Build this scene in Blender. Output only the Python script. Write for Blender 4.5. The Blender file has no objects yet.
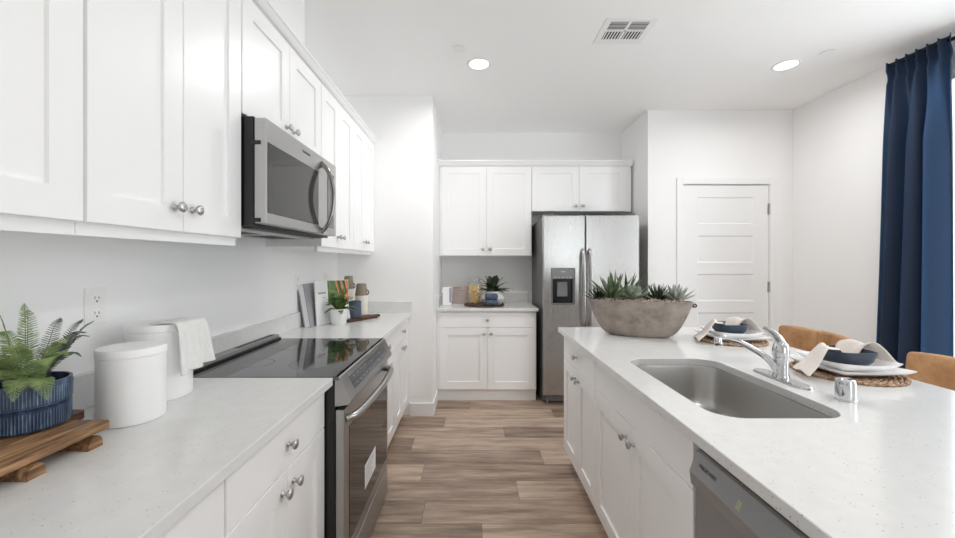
import bpy, bmesh, math, random
from mathutils import Vector, Matrix
C = bpy.context.scene.collection
SC = bpy.context.scene
PI = math.pi
rnd = random.Random(7)

# ------------------------------------------------------------------ camera, sky, exposure
cd = bpy.data.cameras.new('camera'); cam = bpy.data.objects.new('camera', cd); C.objects.link(cam)
cam.location = (0, 0, 1.36); cam.rotation_euler = (PI/2, 0, 0)
cd.sensor_width = 36; cd.lens = 390/955*36
cd.shift_x = 4.5/955; cd.shift_y = -7/955
cd.clip_start = .02
SC.camera = cam
w = bpy.data.worlds.new('sky'); SC.world = w; w.use_nodes = True
bg = w.node_tree.nodes['Background']
bg.inputs[0].default_value = (.93, .97, 1, 1); bg.inputs[1].default_value = 7.0
vs = SC.view_settings
vs.view_transform = 'Standard'; vs.look = 'None'; vs.gamma = 1; vs.use_curve_mapping = False
vs.exposure = -0.41
SC.cycles.max_bounces = 20; SC.cycles.diffuse_bounces = 16; SC.cycles.glossy_bounces = 5
SC.cycles.transparent_max_bounces = 12
SC.cycles.caustics_reflective = False; SC.cycles.caustics_refractive = False
SC.cycles.sample_clamp_indirect = 6
CAN_FAR, CAN_NEAR = 17.0, 5.0          # watts of the recessed ceiling lamps in view and of the added unseen one behind the camera

def portal(loc, rot, sx, sy):
    l = bpy.data.lights.new('window_daylight', 'AREA'); l.shape = 'RECTANGLE'; l.size = sx; l.size_y = sy
    l.cycles.is_portal = True
    o = bpy.data.objects.new('window_daylight', l); C.objects.link(o); o.location = loc; o.rotation_euler = rot
portal((3.16, 1.575, 1.31), (0, PI/2, 0), 2.57, 2.05)        # the window beside the curtain (emits towards -X)
portal((2.4, -2.76, 1.25), (PI/2, 0, PI), 1.0, 2.5)       # unseen glazed doors added behind the camera to bring in daylight

# ------------------------------------------------------------------ materials
def lin(c):
    c = c/255
    return c/12.92 if c <= .04045 else ((c+.055)/1.055)**2.4
def rgb(r, g, b): return (lin(r), lin(g), lin(b), 1)
def mat(name, col, rough=.5, metal=0, **kw):
    m = bpy.data.materials.new(name); m.use_nodes = True
    b = m.node_tree.nodes['Principled BSDF']
    b.inputs['Base Color'].default_value = col; b.inputs['Roughness'].default_value = rough
    b.inputs['Metallic'].default_value = metal
    for k, v in kw.items(): b.inputs[k.replace('_', ' ')].default_value = v
    return m
def N(m, t, **kw):
    n = m.node_tree.nodes.new(t)
    for k, v in kw.items(): setattr(n, k, v)
    return n
def L(m, a, b): m.node_tree.links.new(a, b)
def P(m): return m.node_tree.nodes['Principled BSDF']
def coords(m, scale=(1, 1, 1)):
    t = N(m, 'ShaderNodeTexCoord'); mp = N(m, 'ShaderNodeMapping'); mp.inputs['Scale'].default_value = scale
    L(m, t.outputs['Object'], mp.inputs['Vector']); return mp.outputs['Vector']
def noise(m, vec, sc, det=3, rough=.5):
    n = N(m, 'ShaderNodeTexNoise'); n.inputs['Scale'].default_value = sc; n.inputs['Detail'].default_value = det
    n.inputs['Roughness'].default_value = rough; L(m, vec, n.inputs['Vector']); return n.outputs['Fac']
def ramp(m, fac, stops, mode='LINEAR'):
    r = N(m, 'ShaderNodeValToRGB'); e = r.color_ramp.elements; r.color_ramp.interpolation = mode
    while len(e) < len(stops): e.new(.5)
    for x, (p, c) in zip(e, stops): x.position = p; x.color = c
    L(m, fac, r.inputs['Fac']); return r.outputs['Color']
def bump(m, fac, strength=.2, dist=.002):
    b = N(m, 'ShaderNodeBump'); b.inputs['Strength'].default_value = strength; b.inputs['Distance'].default_value = dist
    L(m, fac, b.inputs['Height']); L(m, b.outputs['Normal'], P(m).inputs['Normal'])

def painted(name, col, rough, sc=60, st=.05):
    m = mat(name, col, rough); v = coords(m); bump(m, noise(m, v, sc), st, .001); return m
M = {}
M['wall'] = painted('wall_paint', rgb(243, 243, 243), .75, 120, .12)
M['ceiling'] = painted('ceiling_paint', rgb(246, 246, 246), .85, 90, .15)
M['trim'] = mat('trim_paint', rgb(240, 240, 240), .4)
M['cab'] = painted('cabinet_lacquer', rgb(244, 244, 244), .32, 8, .02)
M['white_ceramic'] = mat('white_ceramic', rgb(242, 242, 242), .28)
M['plate'] = mat('white_porcelain', rgb(240, 240, 240), .2)
M['plastic'] = mat('white_plastic', rgb(240, 240, 238), .35)
M['dark'] = mat('dark_slot', rgb(28, 28, 28), .6)
M['black'] = mat('black_enamel', rgb(20, 20, 21), .25)
M['blackglass'] = mat('black_glass', rgb(30, 30, 31), .05, IOR=2.5)
M['nickel'] = mat('satin_nickel', rgb(196, 194, 191), .3, 1)
M['chrome'] = mat('chrome', rgb(206, 207, 209), .05, 1)
M['cardgrey'] = mat('grey_paper', rgb(156, 156, 160), .6)

def quartz():
    m = mat('white_quartz', rgb(232, 232, 231), .14)
    v = coords(m)
    vo = N(m, 'ShaderNodeTexVoronoi'); vo.inputs['Scale'].default_value = 120; L(m, v, vo.inputs['Vector'])
    big = noise(m, v, 130, 1)
    vc = N(m, 'ShaderNodeTexVoronoi'); vc.inputs['Scale'].default_value = 120; L(m, v, vc.inputs['Vector'])
    sep = N(m, 'ShaderNodeSeparateColor'); L(m, vc.outputs['Color'], sep.inputs['Color'])
    a = N(m, 'ShaderNodeMath', operation='LESS_THAN'); L(m, vo.outputs['Distance'], a.inputs[0])
    th = N(m, 'ShaderNodeMath', operation='MULTIPLY_ADD'); L(m, sep.outputs[1], th.inputs[0]); th.inputs[1].default_value = .16; th.inputs[2].default_value = .08
    L(m, th.outputs[0], a.inputs[1])
    g = N(m, 'ShaderNodeMath', operation='GREATER_THAN'); L(m, sep.outputs[0], g.inputs[0]); g.inputs[1].default_value = .70
    mu = N(m, 'ShaderNodeMath', operation='MULTIPLY'); L(m, a.outputs[0], mu.inputs[0]); L(m, g.outputs[0], mu.inputs[1])
    base = ramp(m, noise(m, v, 24, 4), [(.3, rgb(217, 217, 216)), (.7, rgb(222, 222, 221))])
    mx = N(m, 'ShaderNodeMix', data_type='RGBA'); L(m, mu.outputs[0], mx.inputs[0]); L(m, base, mx.inputs[6])
    fleck = ramp(m, sep.outputs[2], [(0, rgb(150, 148, 145)), (1, rgb(205, 200, 194))]); L(m, fleck, mx.inputs[7])
    L(m, mx.outputs[2], P(m).inputs['Base Color']); return m
M['quartz'] = quartz()

def steel(name, col, rough, scale):
    m = mat(name, col, rough, 1); v = coords(m, scale)
    f = noise(m, v, 1, 4, .6)
    r = N(m, 'ShaderNodeMapRange'); L(m, f, r.inputs[0]); r.inputs[3].default_value = rough-.02; r.inputs[4].default_value = rough+.03
    L(m, r.outputs[0], P(m).inputs['Roughness']); bump(m, f, .015, .0003); return m
M['steel'] = steel('brushed_steel', rgb(186, 185, 184), .27, (900, 900, 14))
M['steel_h'] = steel('brushed_steel_horizontal', rgb(178, 177, 175), .3, (14, 14, 900))
M['steel_dw'] = steel('brushed_steel_satin', rgb(158, 158, 158), .42, (14, 14, 900)); P(M['steel_dw']).inputs['Metallic'].default_value = .55
M['steel_mw'] = steel('brushed_steel_dark', rgb(186, 185, 184), .3, (14, 14, 900))
M['steel_bar'] = mat('dark_polished_steel', rgb(150, 149, 148), .16, 1)
M['steel_sink'] = steel('satin_sink_steel', rgb(192, 190, 187), .34, (300, 300, 300))
M['greymetal'] = mat('grey_appliance_side', rgb(92, 92, 92), .45)
M['greyplastic'] = mat('grey_control_panel', rgb(120, 121, 122), .3)

def wood(name, c1, c2, c3, scale, rough=.45, bmp=.25):
    m = mat(name, c2, rough); v = coords(m, scale)
    f = noise(m, v, 1, 6, .62)
    L(m, ramp(m, f, [(.3, c1), (.5, c2), (.72, c3)]), P(m).inputs['Base Color']); bump(m, f, bmp, .002); return m
M['board'] = wood('aged_oak', rgb(66, 45, 28), rgb(134, 98, 64), rgb(202, 164, 120), (70, 6, 70))
M['walnut'] = wood('walnut', rgb(48, 26, 18), rgb(76, 46, 34), rgb(104, 66, 50), (50, 50, 50))

def floor_mat():
    m = mat('wood_look_plank', (1, 1, 1, 1), .42)
    at = N(m, 'ShaderNodeAttribute', attribute_name='plank'); 
    t = N(m, 'ShaderNodeTexCoord'); sx = N(m, 'ShaderNodeSeparateXYZ'); L(m, t.outputs['Object'], sx.inputs[0])
    def mth(op, a, b):
        n = N(m, 'ShaderNodeMath', operation=op)
        for i, q in enumerate((a, b)):
            if isinstance(q, (int, float)): n.inputs[i].default_value = q
            else: L(m, q, n.inputs[i])
        return n.outputs[0]
    cx = N(m, 'ShaderNodeCombineXYZ')
    L(m, mth('ADD', mth('MULTIPLY', sx.outputs[0], 2.4), mth('MULTIPLY', at.outputs['Fac'], 37.0)), cx.inputs[0])
    L(m, mth('MULTIPLY', sx.outputs[1], 19.0), cx.inputs[1]); L(m, mth('MULTIPLY', at.outputs['Fac'], 91.0), cx.inputs[2])
    g = noise(m, cx.outputs[0], 1, 8, .63)
    cy = N(m, 'ShaderNodeCombineXYZ')
    L(m, mth('MULTIPLY', sx.outputs[0], 5.0), cy.inputs[0]); L(m, mth('MULTIPLY', sx.outputs[1], 170.0), cy.inputs[1]); L(m, mth('MULTIPLY', at.outputs['Fac'], 50.0), cy.inputs[2])
    fine = noise(m, cy.outputs[0], 1, 4, .6)
    tone = N(m, 'ShaderNodeAttribute', attribute_name='tone')
    f = mth('ADD', mth('ADD', mth('MULTIPLY', mth('SUBTRACT', g, .5), 1.35), mth('MULTIPLY', mth('SUBTRACT', fine, .5), .5)), tone.outputs['Fac'])
    col = ramp(m, f, [(0, rgb(74, 60, 52)), (.28, rgb(116, 98, 86)), (.55, rgb(160, 139, 122)), (.8, rgb(194, 172, 153)), (1, rgb(212, 192, 174))])
    L(m, col, P(m).inputs['Base Color'])
    bump(m, fine, .15, .001); return m
M['floor'] = floor_mat()
M['gap'] = mat('plank_gap', rgb(66, 54, 46), .7)

def fabric(name, c1, c2, sc, rough=.9, bmp=.4):
    m = mat(name, c1, rough); v = coords(m)
    wv = N(m, 'ShaderNodeTexWave'); wv.inputs['Scale'].default_value = sc; wv.inputs['Distortion'].default_value = 1.5; wv.bands_direction = 'Z'; L(m, v, wv.inputs['Vector'])
    nz = noise(m, v, sc*1.3, 3)
    L(m, ramp(m, nz, [(.35, c1), (.65, c2)]), P(m).inputs['Base Color']); bump(m, wv.outputs['Fac'], bmp, .0008); return m
M['linen'] = fabric('beige_linen', rgb(222, 212, 204), rgb(238, 231, 225), 240)
M['towel'] = fabric('white_cotton', rgb(222, 222, 220), rgb(236, 236, 234), 200)

def curtain_mat():
    m = fabric('navy_linen', rgb(34, 40, 54), rgb(58, 66, 84), 160, .85, .3)
    nt = m.node_tree; out = [n for n in nt.nodes if n.type == 'OUTPUT_MATERIAL'][0]
    tr = N(m, 'ShaderNodeBsdfTranslucent'); tr.inputs[0].default_value = rgb(140, 178, 212)
    mx = N(m, 'ShaderNodeMixShader'); mx.inputs[0].default_value = .45
    L(m, P(m).outputs[0], mx.inputs[1]); L(m, tr.outputs[0], mx.inputs[2]); L(m, mx.outputs[0], out.inputs['Surface']); return m
M['curtain'] = curtain_mat()

def leather():
    m = mat('tan_leather', rgb(178, 134, 92), .5); v = coords(m)
    L(m, ramp(m, noise(m, v, 9, 5, .65), [(.3, rgb(150, 106, 66)), (.5, rgb(180, 136, 92)), (.72, rgb(204, 164, 122))]), P(m).inputs['Base Color'])
    bump(m, noise(m, v, 120, 3), .2, .001); return m
M['leather'] = leather()
M['iron'] = mat('black_iron', rgb(26, 26, 27), .45, .6)

def concrete():
    m = mat('weathered_concrete', rgb(140, 128, 118), .85); v = coords(m, (1, 1, 1.2))
    L(m, ramp(m, noise(m, v, 9, 7, .65), [(.28, rgb(116, 106, 98)), (.5, rgb(150, 140, 131)), (.75, rgb(174, 165, 156))]), P(m).inputs['Base Color'])
    bump(m, noise(m, v, 40, 5), .35, .003); return m
M['concrete'] = concrete()
M['gravel'] = wood('pale_gravel', rgb(150, 138, 126), rgb(206, 194, 182), rgb(236, 226, 216), (60, 60, 60), .8)
def leafmat(name, a, b, rough=.5):
    m = mat(name, a, rough); v = coords(m)
    L(m, ramp(m, noise(m, v, 25, 3), [(.3, a), (.7, b)]), P(m).inputs['Base Color']); return m
M['agave'] = leafmat('agave_green', rgb(50, 66, 46), rgb(112, 128, 92))
M['darkaloe'] = leafmat('dark_spiky_green', rgb(30, 42, 30), rgb(70, 84, 60))
M['echeveria'] = leafmat('pale_succulent_green', rgb(96, 114, 94), rgb(158, 170, 150))
M['greyech'] = leafmat('grey_succulent', rgb(128, 136, 126), rgb(186, 190, 180))
M['fern'] = leafmat('fern_green', rgb(96, 122, 70), rgb(166, 184, 124))
M['fern_grey'] = leafmat('fern_grey_green', rgb(76, 88, 78), rgb(130, 140, 126))
M['fern_dark'] = leafmat('fern_dark_green', rgb(52, 76, 36), rgb(112, 138, 68))
M['deepgreen'] = leafmat('deep_green', rgb(36, 48, 34), rgb(84, 98, 72))
M['soil'] = mat('potting_soil', rgb(48, 38, 30), .95)

M['mugplain'] = mat('slate_blue_stoneware', rgb(66, 80, 98), .35)
def glaze(name, c1, c2, c3, rough=.3):
    m = mat(name, c2, rough); v = coords(m, (1, 1, .25))
    L(m, ramp(m, noise(m, v, 60, 5, .6), [(.3, c1), (.5, c2), (.72, c3)]), P(m).inputs['Base Color']); return m
M['blueglaze'] = glaze('blue_glaze', rgb(24, 34, 50), rgb(46, 64, 90), rgb(92, 112, 138))
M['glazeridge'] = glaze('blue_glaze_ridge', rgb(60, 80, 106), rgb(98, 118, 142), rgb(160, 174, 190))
M['mug'] = glaze('slate_blue_glaze', rgb(38, 48, 62), rgb(70, 86, 104), rgb(120, 134, 150))
M['bowlblue'] = mat('navy_stoneware', rgb(48, 60, 78), .35)
M['taupe'] = mat('taupe_stoneware', rgb(142, 130, 112), .7)
M['cream'] = mat('cream_stoneware', rgb(232, 226, 216), .4)
M['page'] = mat('white_page', rgb(234, 234, 236), .55)
M['green_print'] = leafmat('green_print', rgb(46, 74, 40), rgb(120, 150, 80))
M['orange_print'] = mat('orange_print', rgb(226, 132, 76), .5)
M['purple_print'] = mat('dark_print', rgb(58, 40, 48), .5)
M['pinkcard'] = mat('dusty_pink_card', rgb(186, 170, 166), .6)
M['pasta'] = wood('dry_pasta', rgb(214, 166, 86), rgb(240, 204, 130), rgb(250, 228, 172), (40, 40, 40), .5)
M['seagrass'] = wood('seagrass', rgb(84, 62, 48), rgb(164, 132, 104), rgb(222, 200, 174), (90, 90, 90), .8)
M['led'] = mat('pale_indicator_print', rgb(196, 202, 150), .5)
M['ink'] = mat('dark_grey_lettering', rgb(88, 88, 88), .5)
M['midmark'] = mat('grey_marking', rgb(150, 150, 150), .5)
M['palemark'] = mat('pale_grey_marking', rgb(205, 205, 205), .5)
def thin_glass(name, tint=(1, 1, 1, 1), k=.06):
    m = bpy.data.materials.new(name); m.use_nodes = True; nt = m.node_tree; nt.nodes.remove(P(m))
    out = [n for n in nt.nodes if n.type == 'OUTPUT_MATERIAL'][0]
    t = N(m, 'ShaderNodeBsdfTransparent'); t.inputs[0].default_value = tint
    g = N(m, 'ShaderNodeBsdfGlossy'); g.inputs['Roughness'].default_value = .03
    f = N(m, 'ShaderNodeLayerWeight'); f.inputs[0].default_value = .5
    pw = N(m, 'ShaderNodeMath', operation='POWER'); L(m, f.outputs['Facing'], pw.inputs[0]); pw.inputs[1].default_value = 4
    sc = N(m, 'ShaderNodeMath', operation='MULTIPLY_ADD'); L(m, pw.outputs[0], sc.inputs[0]); sc.inputs[1].default_value = .7; sc.inputs[2].default_value = .10
    mx = N(m, 'ShaderNodeMixShader'); L(m, sc.outputs[0], mx.inputs[0]); L(m, t.outputs[0], mx.inputs[1]); L(m, g.outputs[0], mx.inputs[2])
    L(m, mx.outputs[0], out.inputs['Surface']); return m
M['glass'] = thin_glass('clear_glass', (.93, .95, .95, 1))
M['pane'] = thin_glass('window_glass', (.98, .99, .99, 1))
def lampmat():
    m = mat('lamp_diffuser', rgb(255, 255, 255), .5); P(m).inputs['Emission Color'].default_value = (1, .985, .97, 1); P(m).inputs['Emission Strength'].default_value = 6; return m
M['lamp'] = lampmat()

# ------------------------------------------------------------------ mesh helpers
def wloc(o):
    v = Vector((0, 0, 0))
    while o: v += o.location; o = o.parent
    return v
def obj(name, bm, m, parent=None, smooth=None, mods=()):
    """link a bmesh (in world coordinates of its unrotated parents) as ONE mesh object"""
    if parent: bmesh.ops.translate(bm, verts=bm.verts, vec=-wloc(parent))
    me = bpy.data.meshes.new(name); bm.to_mesh(me); bm.free()
    for x in (m if isinstance(m, (list, tuple)) else [m]): me.materials.append(x)
    if smooth:
        me.shade_smooth(); me.set_sharp_from_angle(angle=math.radians(smooth))
    o = bpy.data.objects.new(name, me); C.objects.link(o)
    if parent: o.parent = parent
    for t, kw in mods:
        md = o.modifiers.new(t.lower(), t)
        for k, v in kw.items(): setattr(md, k, v)
    return o
def thing(name, label, cat, loc=(0, 0, 0), rz=0, group=None):
    o = bpy.data.objects.new(name, None); C.objects.link(o); o.empty_display_size = .05
    o.location = loc; o.rotation_euler = (0, 0, rz); o['label'] = label; o['category'] = cat
    if group: o['group'] = group
    return o
def tag(o, label, cat, group=None, kind=None):
    o['label'] = label; o['category'] = cat
    if group: o['group'] = group
    if kind: o['kind'] = kind
    return o
def struct(name, bm, m, parent=None, **kw):
    o = obj(name, bm, m, parent, **kw)
    if not parent: o['kind'] = 'structure'
    return o
def copy_tree(o, parent=None):
    c = o.copy(); C.objects.link(c)
    if parent: c.parent = parent
    for ch in list(o.children): copy_tree(ch, c)
    return c
def BM(): return bmesh.new()
def box(bm, a, b, bev=0, seg=2, mi=0):
    a, b = Vector(a), Vector(b); c = (a+b)/2; s = b-a
    r = bmesh.ops.create_cube(bm, size=1, matrix=Matrix.Translation(c) @ Matrix.Diagonal((abs(s.x), abs(s.y), abs(s.z), 1)))
    vs_ = r['verts']
    if mi:
        for f in {f for v in vs_ for f in v.link_faces}: f.material_index = mi
    if bev:
        es = list({e for v in vs_ for e in v.link_edges})
        bmesh.ops.bevel(bm, geom=es, offset=bev, segments=seg, profile=.5, affect='EDGES', clamp_overlap=True)
    return bm
def B(a, b, bev=0, seg=2): return box(BM(), a, b, bev, seg)
def loft(bm, rings, cap0=True, cap1=True, mi=0):
    R = [[bm.verts.new(p) for p in r] for r in rings]; n = len(R[0])
    for a, b in zip(R, R[1:]):
        for i in range(n):
            f = bm.faces.new((a[i], a[(i+1) % n], b[(i+1) % n], b[i])); f.material_index = mi
    if cap0: bm.faces.new(R[0][::-1]).material_index = mi
    if cap1: bm.faces.new(R[-1]).material_index = mi
    return bm
def lathe(bm, prof, c=(0, 0, 0), axis='Z', n=32, cap0=True, cap1=True, mi=0, sx=1, sy=1):
    c = Vector(c)
    def q(r, h, a):
        u, v = r*math.cos(a)*sx, r*math.sin(a)*sy
        if axis == 'Z': return c+Vector((u, v, h))
        if isinstance(axis, Vector):
            t = axis.normalized(); e1 = t.orthogonal().normalized(); e2 = t.cross(e1); return c+e1*u+e2*v+t*h
    loft(bm, [[q(r, h, 2*PI*i/n) for i in range(n)] for r, h in prof], cap0, cap1, mi); return bm
def tube(bm, pts, r, n=10, mi=0, sc=None):
    pts = [Vector(p) for p in pts]; rings = []; up = None
    for i, p in enumerate(pts):
        t = (pts[min(i+1, len(pts)-1)]-pts[max(i-1, 0)]).normalized()
        if up is None: up = t.orthogonal().normalized()
        up = (up - t*up.dot(t)).normalized(); s = t.cross(up)
        rr = r[i] if isinstance(r, (list, tuple)) else r
        a, b = (rr, rr) if sc is None else (rr*sc[0], rr*sc[1])
        rings.append([p+up*a*math.cos(2*PI*k/n)+s*b*math.sin(2*PI*k/n) for k in range(n)])
    loft(bm, rings, True, True, mi); return bm
def spline(pts, n=8):
    pts = [Vector(p) for p in pts]; out = []
    q = [pts[0]*2-pts[1]]+pts+[pts[-1]*2-pts[-2]]
    for i in range(1, len(q)-2):
        for k in range(n):
            t = k/n; a, b, c, d = q[i-1:i+3]
            out.append(.5*((2*b)+(c-a)*t+(2*a-5*b+4*c-d)*t*t+(3*b-a-3*c+d)*t**3))
    return out+[pts[-1]]
def rrect(cx, cy, hx, hy, r, z, k=8):
    p = []
    for (sx, sy, a0) in ((1, 1, 0), (-1, 1, PI/2), (-1, -1, PI), (1, -1, 1.5*PI)):
        for i in range(k+1):
            a = a0+PI/2*i/k; p.append(Vector((cx+sx*(hx-r)+r*math.cos(a), cy+sy*(hy-r)+r*math.sin(a), z)))
    return p
def grid(bm, fn, nu, nv, mi=0, closed=False):
    V = [[bm.verts.new(fn(i/nu, j/nv)) for j in range(nv+1)] for i in range(nu+1)]
    for i in range(nu):
        for j in range(nv):
            bm.faces.new((V[i][j], V[i+1][j], V[i+1][j+1], V[i][j+1])).material_index = mi
    return bm
def text(name, s, size, m, parent, loc, rot, ext=.0003):
    cu = bpy.data.curves.new(name, 'FONT'); cu.body = s; cu.size = size; cu.extrude = ext; cu.align_x = 'LEFT'
    tmp = bpy.data.objects.new('tmp_text', cu); C.objects.link(tmp)
    bpy.context.view_layer.update()
    me = bpy.data.meshes.new_from_object(tmp.evaluated_get(bpy.context.evaluated_depsgraph_get())); bpy.data.objects.remove(tmp)
    me.name = name; me.materials.clear(); me.materials.append(m)
    o = bpy.data.objects.new(name, me); C.objects.link(o); o.parent = parent
    o.location = Vector(loc)-wloc(parent); o.rotation_euler = rot
    return o

class Frame:
    """a cabinet face: u along the face, v up, w out of the face"""
    def __init__(s, o, U, W): s.o, s.U, s.W = Vector(o), Vector(U), Vector(W)
    def p(s, u, v, w): return s.o+s.U*u+Vector((0, 0, v))+s.W*w
    def box(s, bm, a, b, bev=0):
        A, Bq = s.p(*a), s.p(*b)
        return box(bm, [min(A[i], Bq[i]) for i in range(3)], [max(A[i], Bq[i]) for i in range(3)], bev)
def panel_slab(F, u0, u1, v0, v1, t, recess, depth=.0095, sl=.0012, w0=0.0):
    """a door: slab with recessed panels (list of u0,u1,v0,v1), frame edges slightly eased"""
    bm = BM(); e = .0015
    def quad(*pts): bm.faces.new([bm.verts.new(F.p(*p)) for p in pts])
    T = w0+t
    quad((u0, v0, w0), (u0, v1, w0), (u1, v1, w0), (u1, v0, w0))
    a = [(u0, v0), (u1, v0), (u1, v1), (u0, v1)]; b = [(u0+e, v0+e), (u1-e, v0+e), (u1-e, v1-e), (u0+e, v1-e)]
    for i in range(4):
        j = (i+1) % 4
        quad((*a[i], w0), (*a[j], w0), (*a[j], T-e), (*a[i], T-e))
        quad((*a[i], T-e), (*a[j], T-e), (*b[j], T), (*b[i], T))
    U0, U1, V0, V1 = u0+e, u1-e, v0+e, v1-e
    def flat(x0, x1, y0, y1): quad((x0, y0, T), (x1, y0, T), (x1, y1, T), (x0, y1, T))
    if not recess: flat(U0, U1, V0, V1)
    else:
        recess = sorted(recess, key=lambda r: r[2]); r0, r1 = recess[0][0], recess[0][1]
        flat(U0, r0, V0, V1); flat(r1, U1, V0, V1); y = V0
        for (x0, x1, y0, y1) in recess:
            flat(r0, r1, y, y0); y = y1
            o = [(x0, y0), (x1, y0), (x1, y1), (x0, y1)]; i_ = [(x0+sl, y0+sl), (x1-sl, y0+sl), (x1-sl, y1-sl), (x0+sl, y1-sl)]
            for k in range(4):
                j = (k+1) % 4; quad((*o[k], T), (*o[j], T), (*i_[j], T-depth), (*i_[k], T-depth))
            quad(*[(*q, T-depth) for q in i_])
        flat(r0, r1, y, V1)
    return bm
def knob(F, u, v, w, parent):
    bm = BM(); lathe(bm, [(.009, 0), (.0095, .002), (.006, .005), (.0055, .012), (.008, .016), (.0145, .021), (.016, .025), (.0145, .0285), (.008, .031), (.002, .0315)], F.p(u, v, w), F.W, 20)
    return obj('knob', bm, M['nickel'], parent, smooth=50)
DT = .02
def door(F, u0, u1, v0, v1, parent, kn=None):
    s = .072
    d = obj('door', panel_slab(F, u0, u1, v0, v1, DT, [(u0+s, u1-s, v0+s, v1-s)]), M['cab'], parent)
    if kn: knob(F, kn[0], kn[1], DT, d)
    return d
def drawer(F, u0, u1, v0, v1, parent, kn=True):
    d = obj('drawer', panel_slab(F, u0, u1, v0, v1, DT, []), M['cab'], parent)
    if kn: knob(F, (u0+u1)/2, (v0+v1)/2, DT, d)
    return d
def base_cabinet(F, W, depth, label, group, drawer_knob=True, vtop=.883, vd=.725, v0=.115, toe=.07, dt='drawer', ends=(0, 0)):
    t = thing('base_cabinet', label, 'cabinet', F.p(W/2, 0, -depth/2), group=group)
    obj('body', F.box(BM(), (-ends[0], v0-.01, -depth), (W+ends[1], vtop, 0)), M['cab'], t)
    obj('toe_kick', F.box(BM(), (-ends[0], 0, -depth), (W+ends[1], v0-.01, -toe)), M['cab'], t)
    g = .0032
    dr = drawer(F, g, W-g, vd, vtop-.012, t, drawer_knob)
    if dt != 'drawer': dr.name = dt
    door(F, g, W/2-g/2, v0, vd-.0045, t, (W/2-.036, vd-.06)); door(F, W/2+g/2, W-g, v0, vd-.0045, t, (W/2+.036, vd-.06))
    return t
def wall_cabinet(F, W, depth, v0, v1, label, group, rail=True, kn=.072, ends=(0, 0)):
    t = thing('wall_cabinet', label, 'cabinet', F.p(W/2, v0, -depth/2), group=group)
    obj('body', F.box(BM(), (-ends[0], v0, -depth), (W+ends[1], v1, 0)), M['cab'], t)
    g = .0032
    door(F, g, W/2-g/2, v0+.002, v1-.01, t, (W/2-.036, v0+kn)); door(F, W/2+g/2, W-g, v0+.002, v1-.01, t, (W/2+.036, v0+kn))
    if rail:
        bm = BM(); F.box(bm, (-ends[0], v0-.028, -.022), (W+ends[1], v0, -.004)); obj('light_rail', bm, M['cab'], t)
    return t

# ------------------------------------------------------------------ the setting
H = 2.833; XL, XR, YB, YD, YS, YF = -1.2, 3.10, 4.44, 3.78, 3.45, -2.7; XA0, XA1 = -.356, 1.696
# floor: planks running across the room, each a quad with its own tone
bm = BM(); tl = bm.faces.layers.float.new('tone'); pl = bm.faces.layers.float.new('plank')
rows = {0: (-.03, .36, .52), 1: (.72, .62, .36), 2: (-.24, .40, .64), 3: (.25, .56, .38), 4: (-.45, .36, .62), 5: (.48, .46, .68),
        6: (-.325, .66, .46), 7: (.266, .50, .66), 8: (.95, .52, .5), 9: (.046, .42, .62)}
PW = .1975; base_y = 2.818
for k in range(-9, 40):
    y1 = base_y+PW*(5-k); y0 = y1-PW
    if y1 < YF or y0 > YB: continue
    s, ta, tb = rows.get(k, (rnd.uniform(-.6, .6), rnd.uniform(.38, .65), rnd.uniform(.38, .65)))
    x = s-1.22*3; i = -3
    while x < XR:
        tone = ta if i == -1 else tb if i == 0 else rnd.uniform(.36, .66)
        x0, x1 = max(x, XL-.02)+.0008, min(x+1.22, XR+.02)-.0008; a, b = max(y0, YF-.02)+.0008, min(y1, YB+.02)-.0008
        if x1 > x0 and b > a:
            f = bm.faces.new([bm.verts.new(p) for p in ((x0, a, 0), (x1, a, 0), (x1, b, 0), (x0, b, 0))]); f[tl] = tone+.06; f[pl] = rnd.random()
        x += 1.22; i += 1
n0 = len(bm.faces)
box(bm, (XL-.12, YF-.12, -.1), (XR+.12, YB+.12, -.0015), mi=1)
struct('floor', bm, [M['floor'], M['gap']])
struct('ceiling', B((XL-.12, YF-.12, H), (XR+.12, YB+.12, H+.1)), M['ceiling'])
struct('wall_left', B((XL-.12, YF, 0), (XL, YS, H)), M['wall'])
struct('wall_duct_chase', B((XL, 1.478, 2.438), (-.95, 2.2, H)), M['wall'])
struct('wall_left_return', B((XL-.12, YS, 0), (XA0, YB, H), .004, 1), M['wall'])
struct('wall_back', B((XL-.12, YB, 0), (XR+.12, YB+.12, H)), M['wall'])
DX0, DX1, DZ = 2.035, 2.871, 2.112
bm = BM(); box(bm, (XA1, YD, 0), (DX0, YB, H)); box(bm, (DX1, YD, 0), (XR+.0, YB, H)); box(bm, (DX0, YD, DZ), (DX1, YB, H)); struct('wall_back_right', bm, M['wall'])
WY0, WY1, WZ0, WZ1 = .55, 2.60, .03, 2.6
bm = BM(); box(bm, (XR, YF, 0), (XR+.12, WY0, H)); box(bm, (XR, WY1, 0), (XR+.12, YB, H)); box(bm, (XR, WY0, 0), (XR+.12, WY1, WZ0)); box(bm, (XR, WY0, WZ1), (XR+.12, WY1, H))
struct('wall_right', bm, M['wall'])
GX0, GX1, GZ = 1.9, 2.9, 2.5  # opening of the added glazed doors, sized for the light they let in
bm = BM(); box(bm, (XL-.12, YF-.12, 0), (GX0, YF, H)); box(bm, (GX1, YF-.12, 0), (XR+.12, YF, H)); box(bm, (GX0, YF-.12, GZ), (GX1, YF, H)); struct('wall_front', bm, M['wall'])
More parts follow.
